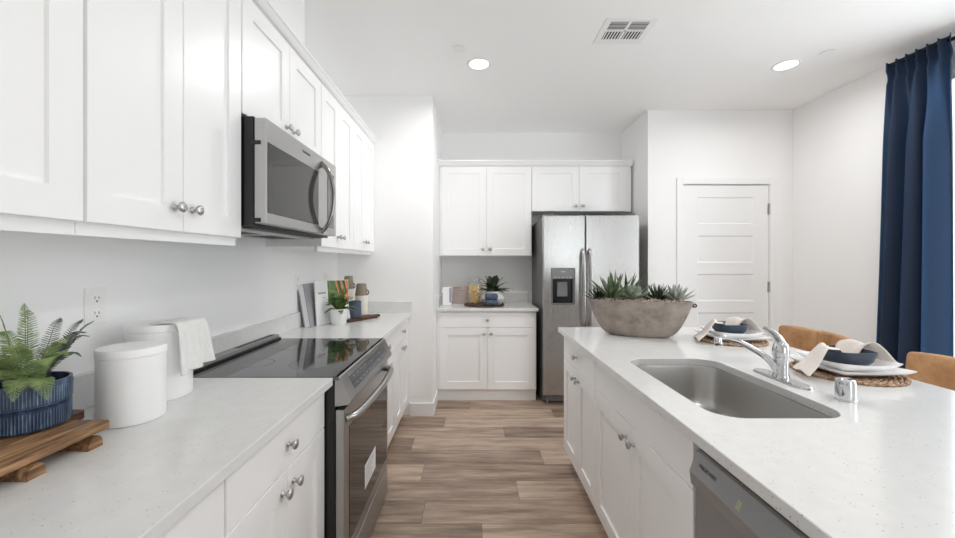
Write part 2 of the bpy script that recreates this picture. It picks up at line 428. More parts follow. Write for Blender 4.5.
def window(name, F, W, v0, v1, nm):
    e = bpy.data.objects.new(name, None); C.objects.link(e); e.location = F.p(W/2, v0, 0); e['kind'] = 'structure'
    bm = BM(); t = .05
    F.box(bm, (0, v0, -.08), (W, v0+t, -.02)); F.box(bm, (0, v1-t, -.08), (W, v1, -.02))
    for i in range(nm+1):
        u = (W-t)*i/nm; F.box(bm, (u, v0+t, -.08), (u+t, v1-t, -.02))
    obj('window_frame', bm, M['trim'], e)
    for i in range(nm):
        u = (W-t)*i/nm+t; obj('window_pane', F.box(BM(), (u, v0+t, -.053), (u+(W-t)/nm-t, v1-t, -.047)), M['pane'], e)
window('window_1', Frame((XR, WY1, 0), (0, -1, 0), (-1, 0, 0)), WY1-WY0, WZ0, WZ1, 2)
window('added_window_2', Frame((GX1, YF, 0), (-1, 0, 0), (0, 1, 0)), GX1-GX0, 0, GZ, 1)  # unseen glazing, added behind the camera for its daylight
# pantry door with five panels, casing and hinges
FD = Frame((0, YD, 0), (1, 0, 0), (0, -1, 0))
d = bpy.data.objects.new('door_1', None); C.objects.link(d); d.location = ((DX0+DX1)/2, YD, 0); d['kind'] = 'structure'
obj('door_leaf', panel_slab(FD, DX0+.004, DX1-.004, .012, DZ-.006, .035, [(2.177, 2.725, 1.727-.373*i, 1.99-.373*i) for i in range(5)], .007, .012, -.04), M['trim'], d)
for z in (1.876, 1.118, .30):
    bm = BM(); lathe(bm, [(.007, -.05), (.007, .05)], (DX1+.001, YD-.006, z), 'Z', 12); FD.box(bm, (DX1-.014, z-.05, -.006), (DX1+.002, z+.05, -.0005)); obj('hinge', bm, M['nickel'], d, smooth=40)
bm = BM(); lathe(bm, [(.03, 0), (.031, .004), (.012, .008), (.011, .035), (.026, .045), (.028, .058), (.018, .066), (.003, .067)], (DX0+.07, YD+.005, .95), Vector((0, -1, 0)), 24); obj('door_knob', bm, M['nickel'], d, smooth=50)
for i, (a, b) in enumerate((((DX0-.065, 0), (DX0-.003, DZ+.062)), ((DX1+.003, 0), (DX1+.065, DZ+.062)), ((DX0-.003, DZ+.002), (DX1+.003, DZ+.062)))):
    struct('trim_%d' % (i+1), FD.box(BM(), (a[0], a[1], 0), (b[0], b[1], .014), .002), M['trim'])
bh, bt = .115, .013
struct('baseboard_left_return', box(BM(), (-.56, YS-bt, 0), (XA0+bt, YS, bh), .003), M['trim'])
struct('baseboard_alcove', box(BM(), (XA0, YS, 0), (XA0+bt, 3.79, bh), .003), M['trim'])
struct('baseboard_back_right', box(BM(), (XA1-bt, YD-bt, 0), (DX0-.066, YD, bh), .003), M['trim'])
struct('baseboard_right', box(BM(), (XR-bt, YF, 0), (XR, YD, bh), .003), M['trim'])

# ------------------------------------------------------------------ left run of cabinets
CZ = .913; CT = .03; XC = -.541; XF = -.592        # counter top, thickness, counter edge, carcass face
XB0 = XL+.001
def FL(y): return Frame((XF, y, 0), (0, 1, 0), (1, 0, 0))
base_cabinet(FL(-.25), 1.150, .605, 'white base cabinet nearest the camera under the board with the blue pot', 'base cabinets along the left wall')
base_cabinet(FL(.903), .602, .605, 'white base cabinet just before the range, under the two white canisters', 'base cabinets along the left wall')
base_cabinet(FL(2.289), .578, .605, 'white base cabinet just past the range, under the potted fern and magazine', 'base cabinets along the left wall')
base_cabinet(FL(2.868), .578, .605, 'white base cabinet in the corner against the end wall, farthest past the range', 'base cabinets along the left wall')
def counter(name, y0, y1, label, yb=None):
    t = thing(name, label, 'countertop', ((XL+XC)/2, (y0+y1)/2, CZ-CT))
    obj('slab', B((XB0, y0, CZ-CT+.0005), (XC, y1, CZ), .002), M['quartz'], t)
    return t
counter('countertop', -.25, 1.507, 'speckled white quartz countertop holding canisters and blue pot before the range')
t = counter('countertop', 2.284, 3.448, 'short white quartz countertop past the range with open magazine and bottles')
obj('backsplash', B((XB0+.0205, 3.428, CZ), (XC, 3.448, CZ+.1), .002), M['quartz'], t)

tag(obj('backsplash', B((XB0, -.25, CZ+.0003), (XB0+.02, 3.4275, CZ+.106), .002), M['quartz']), 'low white quartz backsplash strip along the left wall behind canisters and range', 'backsplash')
FU = lambda y: Frame((-.895, y, 0), (0, 1, 0), (1, 0, 0))
UD = .304; UB = 1.449; UT = 2.405
gU = 'white wall cabinets on the left wall'
wall_cabinet(FU(.275), .605, UD, UB, UT, 'white wall cabinet nearest the camera, above the fern in the blue pot', gU)
wall_cabinet(FU(.882), .594, UD, UB, UT, 'white wall cabinet beside the microwave, above the two white canisters', gU)
wall_cabinet(FU(1.478), .770, UD, 1.925, UT, 'short white wall cabinet directly above the microwave', gU, rail=False, kn=.065)
wall_cabinet(FU(2.250), .606, UD, UB, UT, 'white wall cabinet right after the microwave, above the leaning books', gU)
wall_cabinet(FU(2.858), .588, UD, UB, UT, 'white wall cabinet in the corner, farthest from the camera on the left wall', gU)
# crown strip along the top of the run
bm = BM(); prof = [(XB0, 2.4055), (-.868, 2.4055), (-.858, 2.412), (-.848, 2.424), (-.839, 2.428), (-.839, 2.437), (XB0, 2.437)]
loft(bm, [[(x, y, z) for x, z in prof] for y in (.275, 3.447)])
tag(obj('crown_moulding', bm, M['cab']), 'white crown moulding running along the top of the wall cabinets over the microwave', 'moulding')

# ------------------------------------------------------------------ back alcove
FBk = Frame((-.328, 3.81, 0), (1, 0, 0), (0, -1, 0))
base_cabinet(FBk, .940, .62, 'white two-door base cabinet with one drawer beside the refrigerator', None, v0=.122, toe=.03, ends=(.026, .006))
t = thing('countertop', 'small pale quartz countertop beside the refrigerator under the pasta jar', 'countertop', (.13, 4.1, CZ-CT))
obj('slab', B((XA0+.001, 3.76, CZ-CT+.0005), (.632, YB-.001, CZ), .002), M['quartz'], t)
obj('backsplash', B((XA0+.022, YB-.021, CZ), (.625, YB-.001, CZ+.1), .002), M['quartz'], t)
obj('backsplash', B((XA0+.001, 3.77, CZ), (XA0+.021, YB-.001, CZ+.1), .002), M['quartz'], t)
FB2 = Frame((-.335, 4.12, 0), (1, 0, 0), (0, -1, 0))
gB = 'white wall cabinets on the back wall'
wall_cabinet(FB2, .952, .319, 1.425, 2.372, 'tall white two-door wall cabinet above the pasta jar and tray', gB, rail=False, ends=(.019, 0))
wall_cabinet(Frame((.618, 4.12, 0), (1, 0, 0), (0, -1, 0)), 1.0, .319, 1.893, 2.372, 'short white two-door wall cabinet above the refrigerator', gB, rail=False, kn=.055, ends=(0, .05))
bm = BM(); prof = [(YB-.001, 2.3725), (4.095, 2.3725), (4.088, 2.385), (4.075, 2.408), (4.068, 2.412), (4.068, 2.428), (YB-.001, 2.428)]
loft(bm, [[(x, y, z) for y, z in prof] for x in (XA0+.001, XA1-.024)])
bmesh.ops.recalc_face_normals(bm, faces=bm.faces)
tag(obj('crown_moulding', bm, M['cab']), 'white crown moulding across the top of the cabinets above the refrigerator', 'moulding')

# ------------------------------------------------------------------ refrigerator
FR = Frame((0, 3.74, 0), (1, 0, 0), (0, -1, 0)); fx0, fxm, fx1 = .664, 1.061, 1.572
t = thing('refrigerator', 'stainless steel side-by-side refrigerator with ice dispenser in the alcove', 'refrigerator', (1.12, 4.05, 0))
obj('body', B((fx0, 3.752, .03), (fx1, 4.40, 1.775), .004), M['greymetal'], t)
def fdoor(u0, u1, hole=None):
    bm = BM(); v0, v1 = .10, 1.80
    if not hole: FR.box(bm, (u0, v0, -.008), (u1, v1, .06), .008)
    else:
        h0, h1, g0, g1 = hole
        # front built around the dispenser recess, one slab
        rings = []
        def q(*pp): bm.faces.new([bm.verts.new(FR.p(*p)) for p in pp])
        e = .006; T = .06
        for a, b, c_, d_ in ((u0+e, h0, v0+e, v1-e), (h1, u1-e, v0+e, v1-e), (h0, h1, v0+e, g0), (h0, h1, g1, v1-e)): q((a, c_, T), (b, c_, T), (b, d_, T), (a, d_, T))
        A = [(u0, v0), (u1, v0), (u1, v1), (u0, v1)]; I = [(u0+e, v0+e), (u1-e, v0+e), (u1-e, v1-e), (u0+e, v1-e)]
        for i in range(4):
            j = (i+1) % 4; q((*A[i], -.008), (*A[j], -.008), (*A[j], T-e), (*A[i], T-e)); q((*A[i], T-e), (*A[j], T-e), (*I[j], T), (*I[i], T))
        q(*[(*a, -.008) for a in A[::-1]])
        Hh = [(h0, g0), (h1, g0), (h1, g1), (h0, g1)]
        for i in range(4):
            j = (i+1) % 4; q((*Hh[i], T), (*Hh[j], T), (*Hh[j], -.0), (*Hh[i], -.0))
        bmesh.ops.remove_doubles(bm, verts=bm.verts, dist=1e-5)
    return bm
hole = (.735, .965, .955, 1.305)
d1 = obj('door', fdoor(fx0, fxm-.003, hole), M['steel'], t); d2 = obj('door', fdoor(fxm+.003, fx1), M['steel'], t)
for dd, u in ((d1, fxm-.031), (d2, fxm+.034)):
    pts = spline([FR.p(u, .765, .055), FR.p(u, .80, .10), FR.p(u, .95, .118), FR.p(u, 1.12, .122), FR.p(u, 1.29, .118), FR.p(u, 1.44, .10), FR.p(u, 1.475, .055)], 6)
    h = obj('handle', tube(BM(), pts, .014, 14, sc=(1.0, 1.35)), M['steel'], dd, smooth=60)
# dispenser, set in the freezer door
dp = obj('dispenser', loft(BM(), [[FR.p(a, b, w_) for a, b in ((.737, .957), (.963, .957), (.963, 1.303), (.737, 1.303))] for w_ in (.004, .012)]), M['black'], t)
bm = BM(); FR.box(bm, (.738, 1.20, .012), (.962, 1.302, .062), .004); obj('control_panel', bm, M['greyplastic'], dp)
for i in range(5): obj('button_marking', FR.box(BM(), (.765+i*.036, 1.215, .0625), (.785+i*.036, 1.220, .0632)), M['palemark'], dp)
obj('emblem', FR.box(BM(), (.83, 1.265, .0625), (.87, 1.27, .0632)), M['palemark'], dp)
bm = BM(); FR.box(bm, (.80, 1.03, .014), (.90, 1.17, .024), .01); obj('paddle', bm, M['greyplastic'], dp)
bm = BM(); FR.box(bm, (.745, .957, .012), (.955, .968, .055), .002); 
for (a, b) in ((.739, .751), (.949, .961)): FR.box(bm, (a, .958, .012), (b, 1.198, .058))
obj('tray', bm, M['greyplastic'], dp)
bm = BM(); box(bm, (fx0+.03, 3.748, .025), (fx1-.03, 3.775, .098), .004)
for i in range(4): box(bm, (fx0+.06, 3.744, .04+i*.013), (fx1-.06, 3.749, .046+i*.013))
obj('grille', bm, M['greyplastic'], t)
for x in (fx0+.05, fx1-.05): obj('foot', lathe(BM(), [(.02, 0), (.022, .01), (.012, .012), (.012, .031)], (x, 3.79, 0), 'Z', 16), M['greyplastic'], t, smooth=40)
for x0, x1 in ((fx0+.02, fx0+.12), (fx1-.12, fx1-.02)): obj('hinge_cover', B((x0, 3.71, 1.8), (x1, 3.86, 1.82), .006), M['greymetal'], t)

# ------------------------------------------------------------------ range
RY0, RY1 = 1.513, 2.277
t = thing('range', 'stainless steel slide-in range with black glass cooktop between base cabinets', 'range', (-.85, (RY0+RY1)/2, 0))
obj('body', B((-1.15, RY0, .02), (-.535, RY1, .898), .002), M['black'], t)
obj('cooktop', B((-1.135, RY0-.004, .899), (-.520, RY1+.004, .9145), .003), M['blackglass'], t)
ck = [o for o in t.children if o.name.startswith('cooktop')][0]
for (x, y, r) in ((-.70, 1.72, .10), (-.70, 2.08, .085), (-.96, 1.72, .075), (-.96, 2.08, .10)):
    obj('burner_ring', loft(BM(), [[(x+q*math.cos(2*PI*i/48), y+q*math.sin(2*PI*i/48), .9147) for i in range(48)] for q in (r, r+.002)], False, False), M['greymetal'], ck)
bm = BM(); box(bm, (-1.177, RY0, .90), (-1.130, RY1, .940), .003); vt = obj('vent_trim', bm, M['steel_dw'], t)
bm = BM(); box(bm, (-1.1299, RY0+.002, .9148), (-1.118, RY1-.002, .924), .002)
for i in range(26): box(bm, (-1.168, 1.90+i*.0135, .940), (-1.142, 1.908+i*.0135, .9412))
obj('vent_slot', bm, M['black'], vt)
# sloping control panel
bm = BM(); cp = [(-.535, .80), (-.482, .806), (-.4735, .822), (-.5165, .911), (-.52, .9145), (-.535, .9145)]
loft(bm, [[(x, y, z) for x, z in cp] for y in (RY0-.002, RY1+.002)]); bmesh.ops.recalc_face_normals(bm, faces=bm.faces)
cpo = obj('control_panel', bm, M['steel_h'], t)
sl = Vector((-.5165+.4735, 0, .911-.822)).normalized(); nn = Vector((sl.z, 0, -sl.x))
def cpq(y0, y1, s0, s1, off): 
    o = Vector((-.4735, 0, .822)); return [o+sl*s+nn*off+Vector((0, y, 0)) for y, s in ((y0, s0), (y1, s0), (y1, s1), (y0, s1))]
obj('display', loft(BM(), [cpq(1.60, 2.20, .022, .078, .0003), cpq(1.60, 2.20, .022, .078, .0012)]), mat('smoked_display', rgb(92, 93, 95), .15), cpo)
for (y, q, l) in [(1.63+.055*i, .066, .022) for i in range(4)]+[(1.64+.05*i, .034, .016) for i in range(5)]+[(1.90, .058, .03), (1.95, .066, .02), (2.0, .036, .03), (2.06, .06, .024), (2.1, .036, .02)]:
    obj('button_marking', loft(BM(), [cpq(y, y+l, q, q+.0028, .0014), cpq(y, y+l, q, q+.0028, .0018)]), M['midmark'], cpo)
obj('divider_line', loft(BM(), [cpq(1.60, 2.20, .0495, .0505, .0014), cpq(1.60, 2.20, .0495, .0505, .0018)]), M['black'], cpo)
FO = Frame((-.535, 0, 0), (0, 1, 0), (1, 0, 0))
od = obj('oven_door', FO.box(BM(), (RY0, .182, .002), (RY1, .786, .037), .004), M['steel_h'], t)
obj('oven_window', FO.box(BM(), (RY0+.055, .235, .0365), (RY1-.03, .70, .0385), .0008), mat('oven_glass', rgb(34, 33, 32), .03), od)
hp = spline([FO.p(RY0+.022, .745, .034), FO.p(RY0+.045, .748, .062), FO.p(RY0+.14, .752, .080), FO.p(RY0+.382, .755, .092), FO.p(RY1-.14, .752, .080), FO.p(RY1-.045, .748, .062), FO.p(RY1-.022, .745, .034)], 7)
obj('handle', tube(BM(), hp, .014, 14, sc=(1.1, 1.1)), M['steel_h'], od, smooth=60)
st = obj('sticker', FO.box(BM(), (1.79, .315, .0386), (1.985, .425, .0392)), M['page'], od); st['label'] = 'white paper sticker'
bm = BM()
for i in range(9): FO.box(bm, (1.80, .325+i*.010, .0392), (1.80+rnd.uniform(.1, .17), .3275+i*.010, .0394))
obj('label_print', bm, M['midmark'], od)
dw = obj('drawer', FO.box(BM(), (RY0, .022, .002), (RY1, .168, .036), .004), M['steel_h'], t)
obj('kick_plate', B((-1.1, RY0+.01, 0), (-.60, RY1-.01, .02)), M['black'], t)
obj('trim_bead', FO.box(BM(), (RY0+.002, .168, -.01), (RY1-.002, .182, .022)), M['black'], t)

# ------------------------------------------------------------------ microwave
MY0, MY1, MZ0, MZ1, MX = 1.482, 2.240, 1.497, 1.915, -.787
t = thing('microwave', 'stainless steel over-the-range microwave mounted under the short wall cabinet', 'microwave', (-1.0, (MY0+MY1)/2, MZ0))
obj('body', B((XL+.002, MY0, MZ0), (-.834, MY1, MZ1), .002), M['black'], t)
FM = Frame((MX-.044, 0, 0), (0, 1, 0), (1, 0, 0))
md = obj('door', FM.box(BM(), (MY0, 1.507, 0), (MY1, 1.909, .044), .003), M['steel_mw'], t)
obj('window', FM.box(BM(), (MY0+.012, 1.548, .0435), (1.985, 1.820, .0455), .0006), mat('microwave_glass', rgb(58, 57, 55), .05), md)
obj('control_strip', FM.box(BM(), (2.105, 1.548, .0435), (2.20, 1.845, .0455), .0006), mat('grey_touch_panel', rgb(104, 103, 101), .2), md)
hp = spline([FM.p(2.03, 1.515, .040), FM.p(2.03, 1.555, .075), FM.p(2.03, 1.63, .098), FM.p(2.03, 1.695, .105), FM.p(2.03, 1.76, .098), FM.p(2.03, 1.835, .075), FM.p(2.03, 1.877, .040)], 7)
obj('handle', tube(BM(), hp, .0105, 14, sc=(1, 1.3)), M['steel_bar'], md, smooth=60)
text('lettering', 'FRIGIDAIRE', .017, M['ink'], md, (MX+.0006, 1.80, 1.868), (PI/2, 0, PI/2))
for z in (1.52, 1.815): obj('hinge', B((-.842, MY0-.003, z-.008), (-.806, MY0+.006, z+.008), .002), M['black'], t)
bm = BM(); box(bm, (-1.17, MY0+.02, MZ0-.008), (-.90, MY1-.02, MZ0), .002); vp = obj('vent_panel', bm, M['steel_h'], t)
bm = BM()
for y in (1.56, 1.90): box(bm, (-1.12, y, MZ0-.0085), (-.98, y+.26, MZ0-.0078))
box(bm, (-.895, MY0+.03, MZ0-.004), (-.84, MY1-.06, MZ0)); obj('grease_filter', bm, M['dark'], vp)
bm = BM(); box(bm, (-.96, 1.62, MZ0-.0095), (-.92, 1.70, MZ0-.008)); obj('lamp_lens', bm, M['palemark'], vp)

# ------------------------------------------------------------------ island
IX0, IX1, IY0, IY1 = .5825, 1.674, -.35, 2.672
XI = .632
def FI(y): return Frame((XI, y, 0), (0, -1, 0), (-1, 0, 0))
gI = 'island base cabinets'
base_cabinet(FI(2.632), .675, .60, 'white island base cabinet at the far end, facing the range, below the succulent bowl', gI)
base_cabinet(FI(1.954), .872, .60, 'white island sink cabinet with plain false front, below the steel sink', gI, drawer_knob=False, dt='false_front')
base_cabinet(FI(.468), .80, .60, 'white island base cabinet on the near side of the dishwasher', gI)
# carve the sink cabinet body: open top
sb = [o for o in bpy.data.objects if o.name.startswith('base_cabinet') and 'sink cabinet' in o['label']][0]
for ch in sb.children:
    if ch.name.startswith('body'):
        bm = BM(); F = FI(1.954); W = .872
        for a, b in (((0, .105, -.60), (.018, .883, 0)), ((W-.018, .105, -.60), (W, .883, 0)), ((.018, .105, -.60), (W-.018, .123, 0)), ((.018, .123, -.60), (W-.018, .883, -.585)), ((.018, .123, -.012), (W-.018, .883, 0))): F.box(bm, a, b)
        bmesh.ops.translate(bm, verts=bm.verts, vec=-wloc(sb)); bm.to_mesh(ch.data); bm.free()
bp = B((XI+.601, IY0+.05, 0), (XI+.68, 2.632, .883)); tag(obj('island_back_panel', bp, M['cab']), 'white panelled back of the island behind the stools', 'panel')
bm = BM(); box(bm, (XI, 2.6325, .105), (XI+.68, 2.65, .883)); box(bm, (XI+.07, 2.6325, 0), (XI+.68, 2.65, .105)); tag(obj('end_panel', bm, M['cab']), 'white end panel closing the island below the succulent bowl', 'panel')
# slab with sink cut-out
SX0, SX1, SY0, SY1, SR = .703, 1.10, 1.117, 1.806, .085
def ring_slab(bm, outer, inner):
    ov = [bm.verts.new(p) for p in outer]; iv = [bm.verts.new(p) for p in inner]
    es = [bm.edges.new((l[i], l[(i+1) % len(l)])) for l in (ov, iv) for i in range(len(l))]
    bmesh.ops.triangle_fill(bm, edges=es, use_beauty=True)
    return ov, iv
scx, scy, shx, shy = (SX0+SX1)/2, (SY0+SY1)/2, (SX1-SX0)/2, (SY1-SY0)/2
bm = BM(); e = .002; ocx, ocy, ohx, ohy = (IX0+IX1)/2, (IY0+IY1)/2, (IX1-IX0)/2, (IY1-IY0)/2
def rect(h, z): return [Vector((ocx+sx*(ohx-h), ocy+sy*(ohy-h), z)) for sx, sy in ((1, 1), (-1, 1), (-1, -1), (1, -1))]
o1, i1 = ring_slab(bm, rect(e, CZ), rrect(scx, scy, shx+e, shy+e, SR, CZ, 10))
o2, i2 = ring_slab(bm, rect(0, CZ-CT+.0005), rrect(scx, scy, shx, shy, SR, CZ-CT+.0005, 10))
om = [bm.verts.new(p) for p in rect(0, CZ-e)]; im = [bm.verts.new(p) for p in rrect(scx, scy, shx, shy, SR, CZ-e, 10)]
for ls in ((o1, om, o2), (i1, im, i2)):
    for a, b in zip(ls, ls[1:]):
        for k in range(len(a)): bm.faces.new((a[k], a[(k+1) % len(a)], b[(k+1) % len(a)], b[k]))
bmesh.ops.recalc_face_normals(bm, faces=bm.faces)
tag(obj('island_countertop', bm, M['quartz'], smooth=30), 'large speckled white quartz island countertop with undermount sink', 'countertop')
# sink
t = thing('sink', 'undermount stainless steel kitchen sink set in the island', 'sink', (scx, scy, .70))
zt = CZ-CT-.001
rings = [rrect(scx, scy, shx+.02, shy+.02, SR+.015, zt, 10), rrect(scx, scy, shx-.001, shy-.001, SR, zt, 10), rrect(scx, scy, shx-.003, shy-.003, SR, zt-.01, 10), rrect(scx, scy, shx-.008, shy-.008, SR-.002, zt-.14, 10),
         rrect(scx, scy, shx-.014, shy-.014, SR-.006, zt-.17, 10), rrect(scx, scy, shx-.03, shy-.03, SR-.02, zt-.186, 10), rrect(scx, scy, shx-.06, shy-.06, SR-.03, zt-.19, 10), rrect(scx, scy, .055, .055, .0549, zt-.194, 10), rrect(scx, scy, .045, .045, .0449, zt-.199, 10)]
bm = BM(); loft(bm, rings, False, True); bmesh.ops.recalc_face_normals(bm, faces=bm.faces); bmesh.ops.reverse_faces(bm, faces=bm.faces) if False else None
obj('bowl', bm, M['steel_sink'], t, smooth=40)
bm = BM(); lathe(bm, [(.043, 0), (.043, .004), (.036, .006), (.034, .002), (.01, .002), (.009, .010), (.002, .011)], (scx, scy, zt-.1985), 'Z', 28); obj('drain', bm, M['chrome'], t, smooth=40)
# faucet
FXc, FYc = 1.172, 1.485
t = thing('faucet', 'chrome single-lever kitchen faucet standing behind the island sink', 'faucet', (FXc, FYc, CZ))
obj('base_plate', loft(BM(), [rrect(FXc, FYc, .030, .128, .0299, CZ), rrect(FXc, FYc, .029, .127, .0289, CZ+.006), rrect(FXc, FYc, .024, .122, .0239, CZ+.010)]), M['chrome'], t, smooth=35)
obj('body', lathe(BM(), [(.028, .010), (.027, .015), (.0245, .020), (.0245, .088), (.0275, .09), (.0275, .102), (.027, .118), (.023, .134), (.014, .146), (.003, .15)], (FXc, FYc, CZ), 'Z', 32), M['chrome'], t, smooth=35)
sp = spline([(FXc-.015, FYc+.0, .945), (1.13, FYc+.003, .985), (1.08, FYc+.006, 1.022), (1.02, FYc+.01, 1.054), (.975, FYc+.012, 1.066), (.948, FYc+.013, 1.066)], 7)
s = obj('spout', tube(BM(), sp, [.0125-.003*i/(len(sp)-1) for i in range(len(sp))], 16), M['chrome'], t, smooth=60)
obj('aerator', lathe(BM(), [(.0125, -.022), (.0135, -.02), (.0135, .004), (.0105, .008), (.003, .009)], (.940, FYc+.0135, 1.062), Vector((-.25, 0, 1)), 20), M['chrome'], s, smooth=40)
lv = spline([(FXc+.002, FYc, 1.048), (FXc-.008, FYc+.004, 1.072), (FXc-.028, FYc+.012, 1.094), (FXc-.05, FYc+.02, 1.108)], 6)
obj('lever', tube(BM(), lv, [.015-.0085*i/(len(lv)-1) for i in range(len(lv))], 12, sc=(.7, 1.1)), M['chrome'], t, smooth=60)
t = obj('air_gap_cap', lathe(BM(), [(.0285, 0), (.0285, .004), (.0265, .006), (.0265, .058), (.025, .066), (.019, .070), (.002, .071)], (1.205, 1.262, CZ), 'Z', 32), M['chrome'], smooth=35)
tag(t, 'small chrome cylindrical air gap cap on the island near the faucet', 'cap')

# dishwasher
DY0, DY1 = .472, 1.076
t = thing('dishwasher', 'stainless steel dishwasher built into the island beside the sink cabinet', 'dishwasher', (.93, (DY0+DY1)/2, 0))
obj('body', B((.645, DY0, .10), (1.22, DY1, .862)), M['greymetal'], t)
FW = Frame((.645, DY1, 0), (0, -1, 0), (-1, 0, 0))
ddr = obj('door', FW.box(BM(), (.004, .115, .0), (.600, .744, .033), .003), M['steel_dw'], t)
bm = BM(); cpf = [(.645, .745), (.607, .745), (.6, .752), (.596, .787), (.616, .842), (.622, .846), (.645, .846)]
loft(bm, [[(x, y, z) for x, z in cpf] for y in (DY0+.002, DY1-.002)]); bmesh.ops.recalc_face_normals(bm, faces=bm.faces)
cpo = obj('control_panel', bm, M['steel_dw'], t)
s1 = Vector((.02, 0, .055)).normalized(); ang = math.atan2(.02, .055)
# lettering lies on the sloping face, reading away from the sink
tx = text('lettering', 'FRIGIDAIRE', .0145, M['ink'], cpo, (.604, 1.052, .8065), (0, 0, 0))
U_, V_ = Vector((0, -1, 0)), s1; Wn = U_.cross(V_)
tx.rotation_euler = Matrix((U_, V_, Wn)).transposed().to_euler(); tx.location = Vector((.596, 1.045, .787))+s1*.026+Wn*.0005-wloc(cpo)
bm = BM()
def dwq(y0, y1, a, b, off): return [Vector((.596, 0, .787))+s1*s_+Wn*off+Vector((0, y, 0)) for y, s_ in ((y0, a), (y1, a), (y1, b), (y0, b))]
for i in range(4): loft(bm, [dwq(.892, .878, .012+i*.0055, .0142+i*.0055, .0003), dwq(.892, .878, .012+i*.0055, .0142+i*.0055, .0008)])
obj('indicator_mark', bm, M['led'], cpo)
obj('kick_plate', B((.70, DY0+.002, .0), (1.2, DY1-.002, .10)), M['black'], t)

# ------------------------------------------------------------------ ceiling fittings
def can(x, y, label, watt):
    t = thing('ceiling_light', label, 'ceiling light', (x, y, H), group='recessed ceiling lights')
    bm = BM(); lathe(bm, [(.092, 0), (.09, -.004), (.074, -.006), (.068, -.001)], (x, y, H), 'Z', 40, False, False); bmesh.ops.recalc_face_normals(bm, faces=bm.faces); obj('trim_ring', bm, M['trim'], t, smooth=40)
    bm = BM(); lathe(bm, [(.069, -.0035), (.069, -.001)], (x, y, H), 'Z', 40); obj('diffuser', bm, M['lamp'], t)
    l = bpy.data.lights.new('lamp', 'AREA'); l.shape = 'DISK'; l.size = .13; l.energy = watt; l.color = (1, .99, .975); l.spread = math.radians(170)
    o = bpy.data.objects.new('lamp', l); C.objects.link(o); o.parent = t; o.location = (0, 0, -.006)
can(.045, 2.90, 'round recessed ceiling light, left of the air vent, in front of the wall cabinets', CAN_FAR)
can(2.34, 2.916, 'round recessed ceiling light, nearest the curtain and the pantry door', 10)
can(1.2, .3, 'added round recessed ceiling light, out of view over the near end of the island', 16)  # extra lamp out of view, placed to even out the room light
can(1.2, -1.5, 'added round recessed ceiling light, out of view by the added glazed doors', CAN_NEAR)  # extra unseen fill lamp behind the camera
for (x, y, lab) in ((-.096, 2.684, 'flat white sprinkler cover on the ceiling beside the aisle light'), (2.49, 2.736, 'flat white sprinkler cover on the ceiling near the curtain')):
    bm = BM(); lathe(bm, [(.036, 0), (.036, -.006), (.045, -.007), (.045, -.0095), (.03, -.0105), (.002, -.0105)], (x, y, H), 'Z', 32); bmesh.ops.recalc_face_normals(bm, faces=bm.faces)
    tag(obj('sprinkler_cover', bm, M['trim'], smooth=40), lab, 'sprinkler cover', 'sprinkler covers')
t = thing('ceiling_vent', 'square white four-way ceiling air vent with slatted quadrants', 'vent', (.966, 2.495, H))
vx0, vx1, vy0, vy1 = .807, 1.125, 2.355, 2.635
bm = BM(); bdr = .038; z0, z1 = H-.0035, H-.0003
for a, b in (((vx0, vy0), (vx1, vy0+.03)), ((vx0, vy1-.06), (vx1, vy1)), ((vx0, vy0+.03), (vx0+bdr, vy1-.06)), ((vx1-bdr, vy0+.03), (vx1, vy1-.06))): box(bm, (*a, z0), (*b, z1))
mx_, my_ = (vx0+vx1)/2, (vy0+.03+vy1-.06)/2
box(bm, (mx_-.008, vy0+.03, z0), (mx_+.008, vy1-.06, z1)); box(bm, (vx0+bdr, my_-.007, z0), (vx1-bdr, my_+.007, z1)); obj('frame', bm, M['trim'], t)
obj('duct', B((vx0+.03, vy0+.025, H-.0014), (vx1-.03, vy1-.05, H-.0004)), M['dark'], t)
for qi, (xa, xb, ya, yb, ax) in enumerate(((vx0+bdr, mx_-.008, vy0+.03, my_-.007, 0), (mx_+.008, vx1-bdr, vy0+.03, my_-.007, 0), (vx0+bdr, mx_-.008, my_+.007, vy1-.06, 1), (mx_+.008, vx1-bdr, my_+.007, vy1-.06, 1))):
    bm = BM(); n = 6 if ax == 0 else 6
    for i in range(n):
        c = (i+.5)/n
        if ax == 0: y = ya+(yb-ya)*c; box(bm, (xa, y-.0022, H-.0034), (xb, y+.0022, H-.0022))
        else: x = xa+(xb-xa)*c; box(bm, (x-.0038, ya, H-.0034), (x+.0038, yb, H-.0022))
    obj('louvre', bm, M['trim'], t)
# sockets on the left wall
def outlet(y, label):
    t = thing('outlet', label, 'outlet', (XL, y, 1.22), group='wall outlets')
    obj('cover_plate', B((XL, y-.035, 1.162), (XL+.006, y+.035, 1.278), .002), M['plastic'], t)
    for z in (1.196, 1.244):
        bm = BM(); lathe(bm, [(.0165, 0), (.0165, .0015), (.0155, .002)], (XL+.006, y, z), Vector((1, 0, 0)), 24); r = obj('receptacle', bm, M['plastic'], t, smooth=40)
        bm = BM(); box(bm, (XL+.008, y-.0075, z-.001), (XL+.0083, y-.0055, z+.008)); box(bm, (XL+.008, y+.0055, z-.001), (XL+.0083, y+.0075, z+.007)); lathe(bm, [(.0028, 0), (.0028, .0003)], (XL+.008, y, z-.008), Vector((1, 0, 0)), 10); obj('slot', bm, M['dark'], r)
outlet(1.236, 'white double wall outlet behind the white canisters')
outlet(2.66, 'white double wall outlet behind the grey book by the range')
outlet(3.17, 'white double wall outlet behind the bottles, nearest the corner')

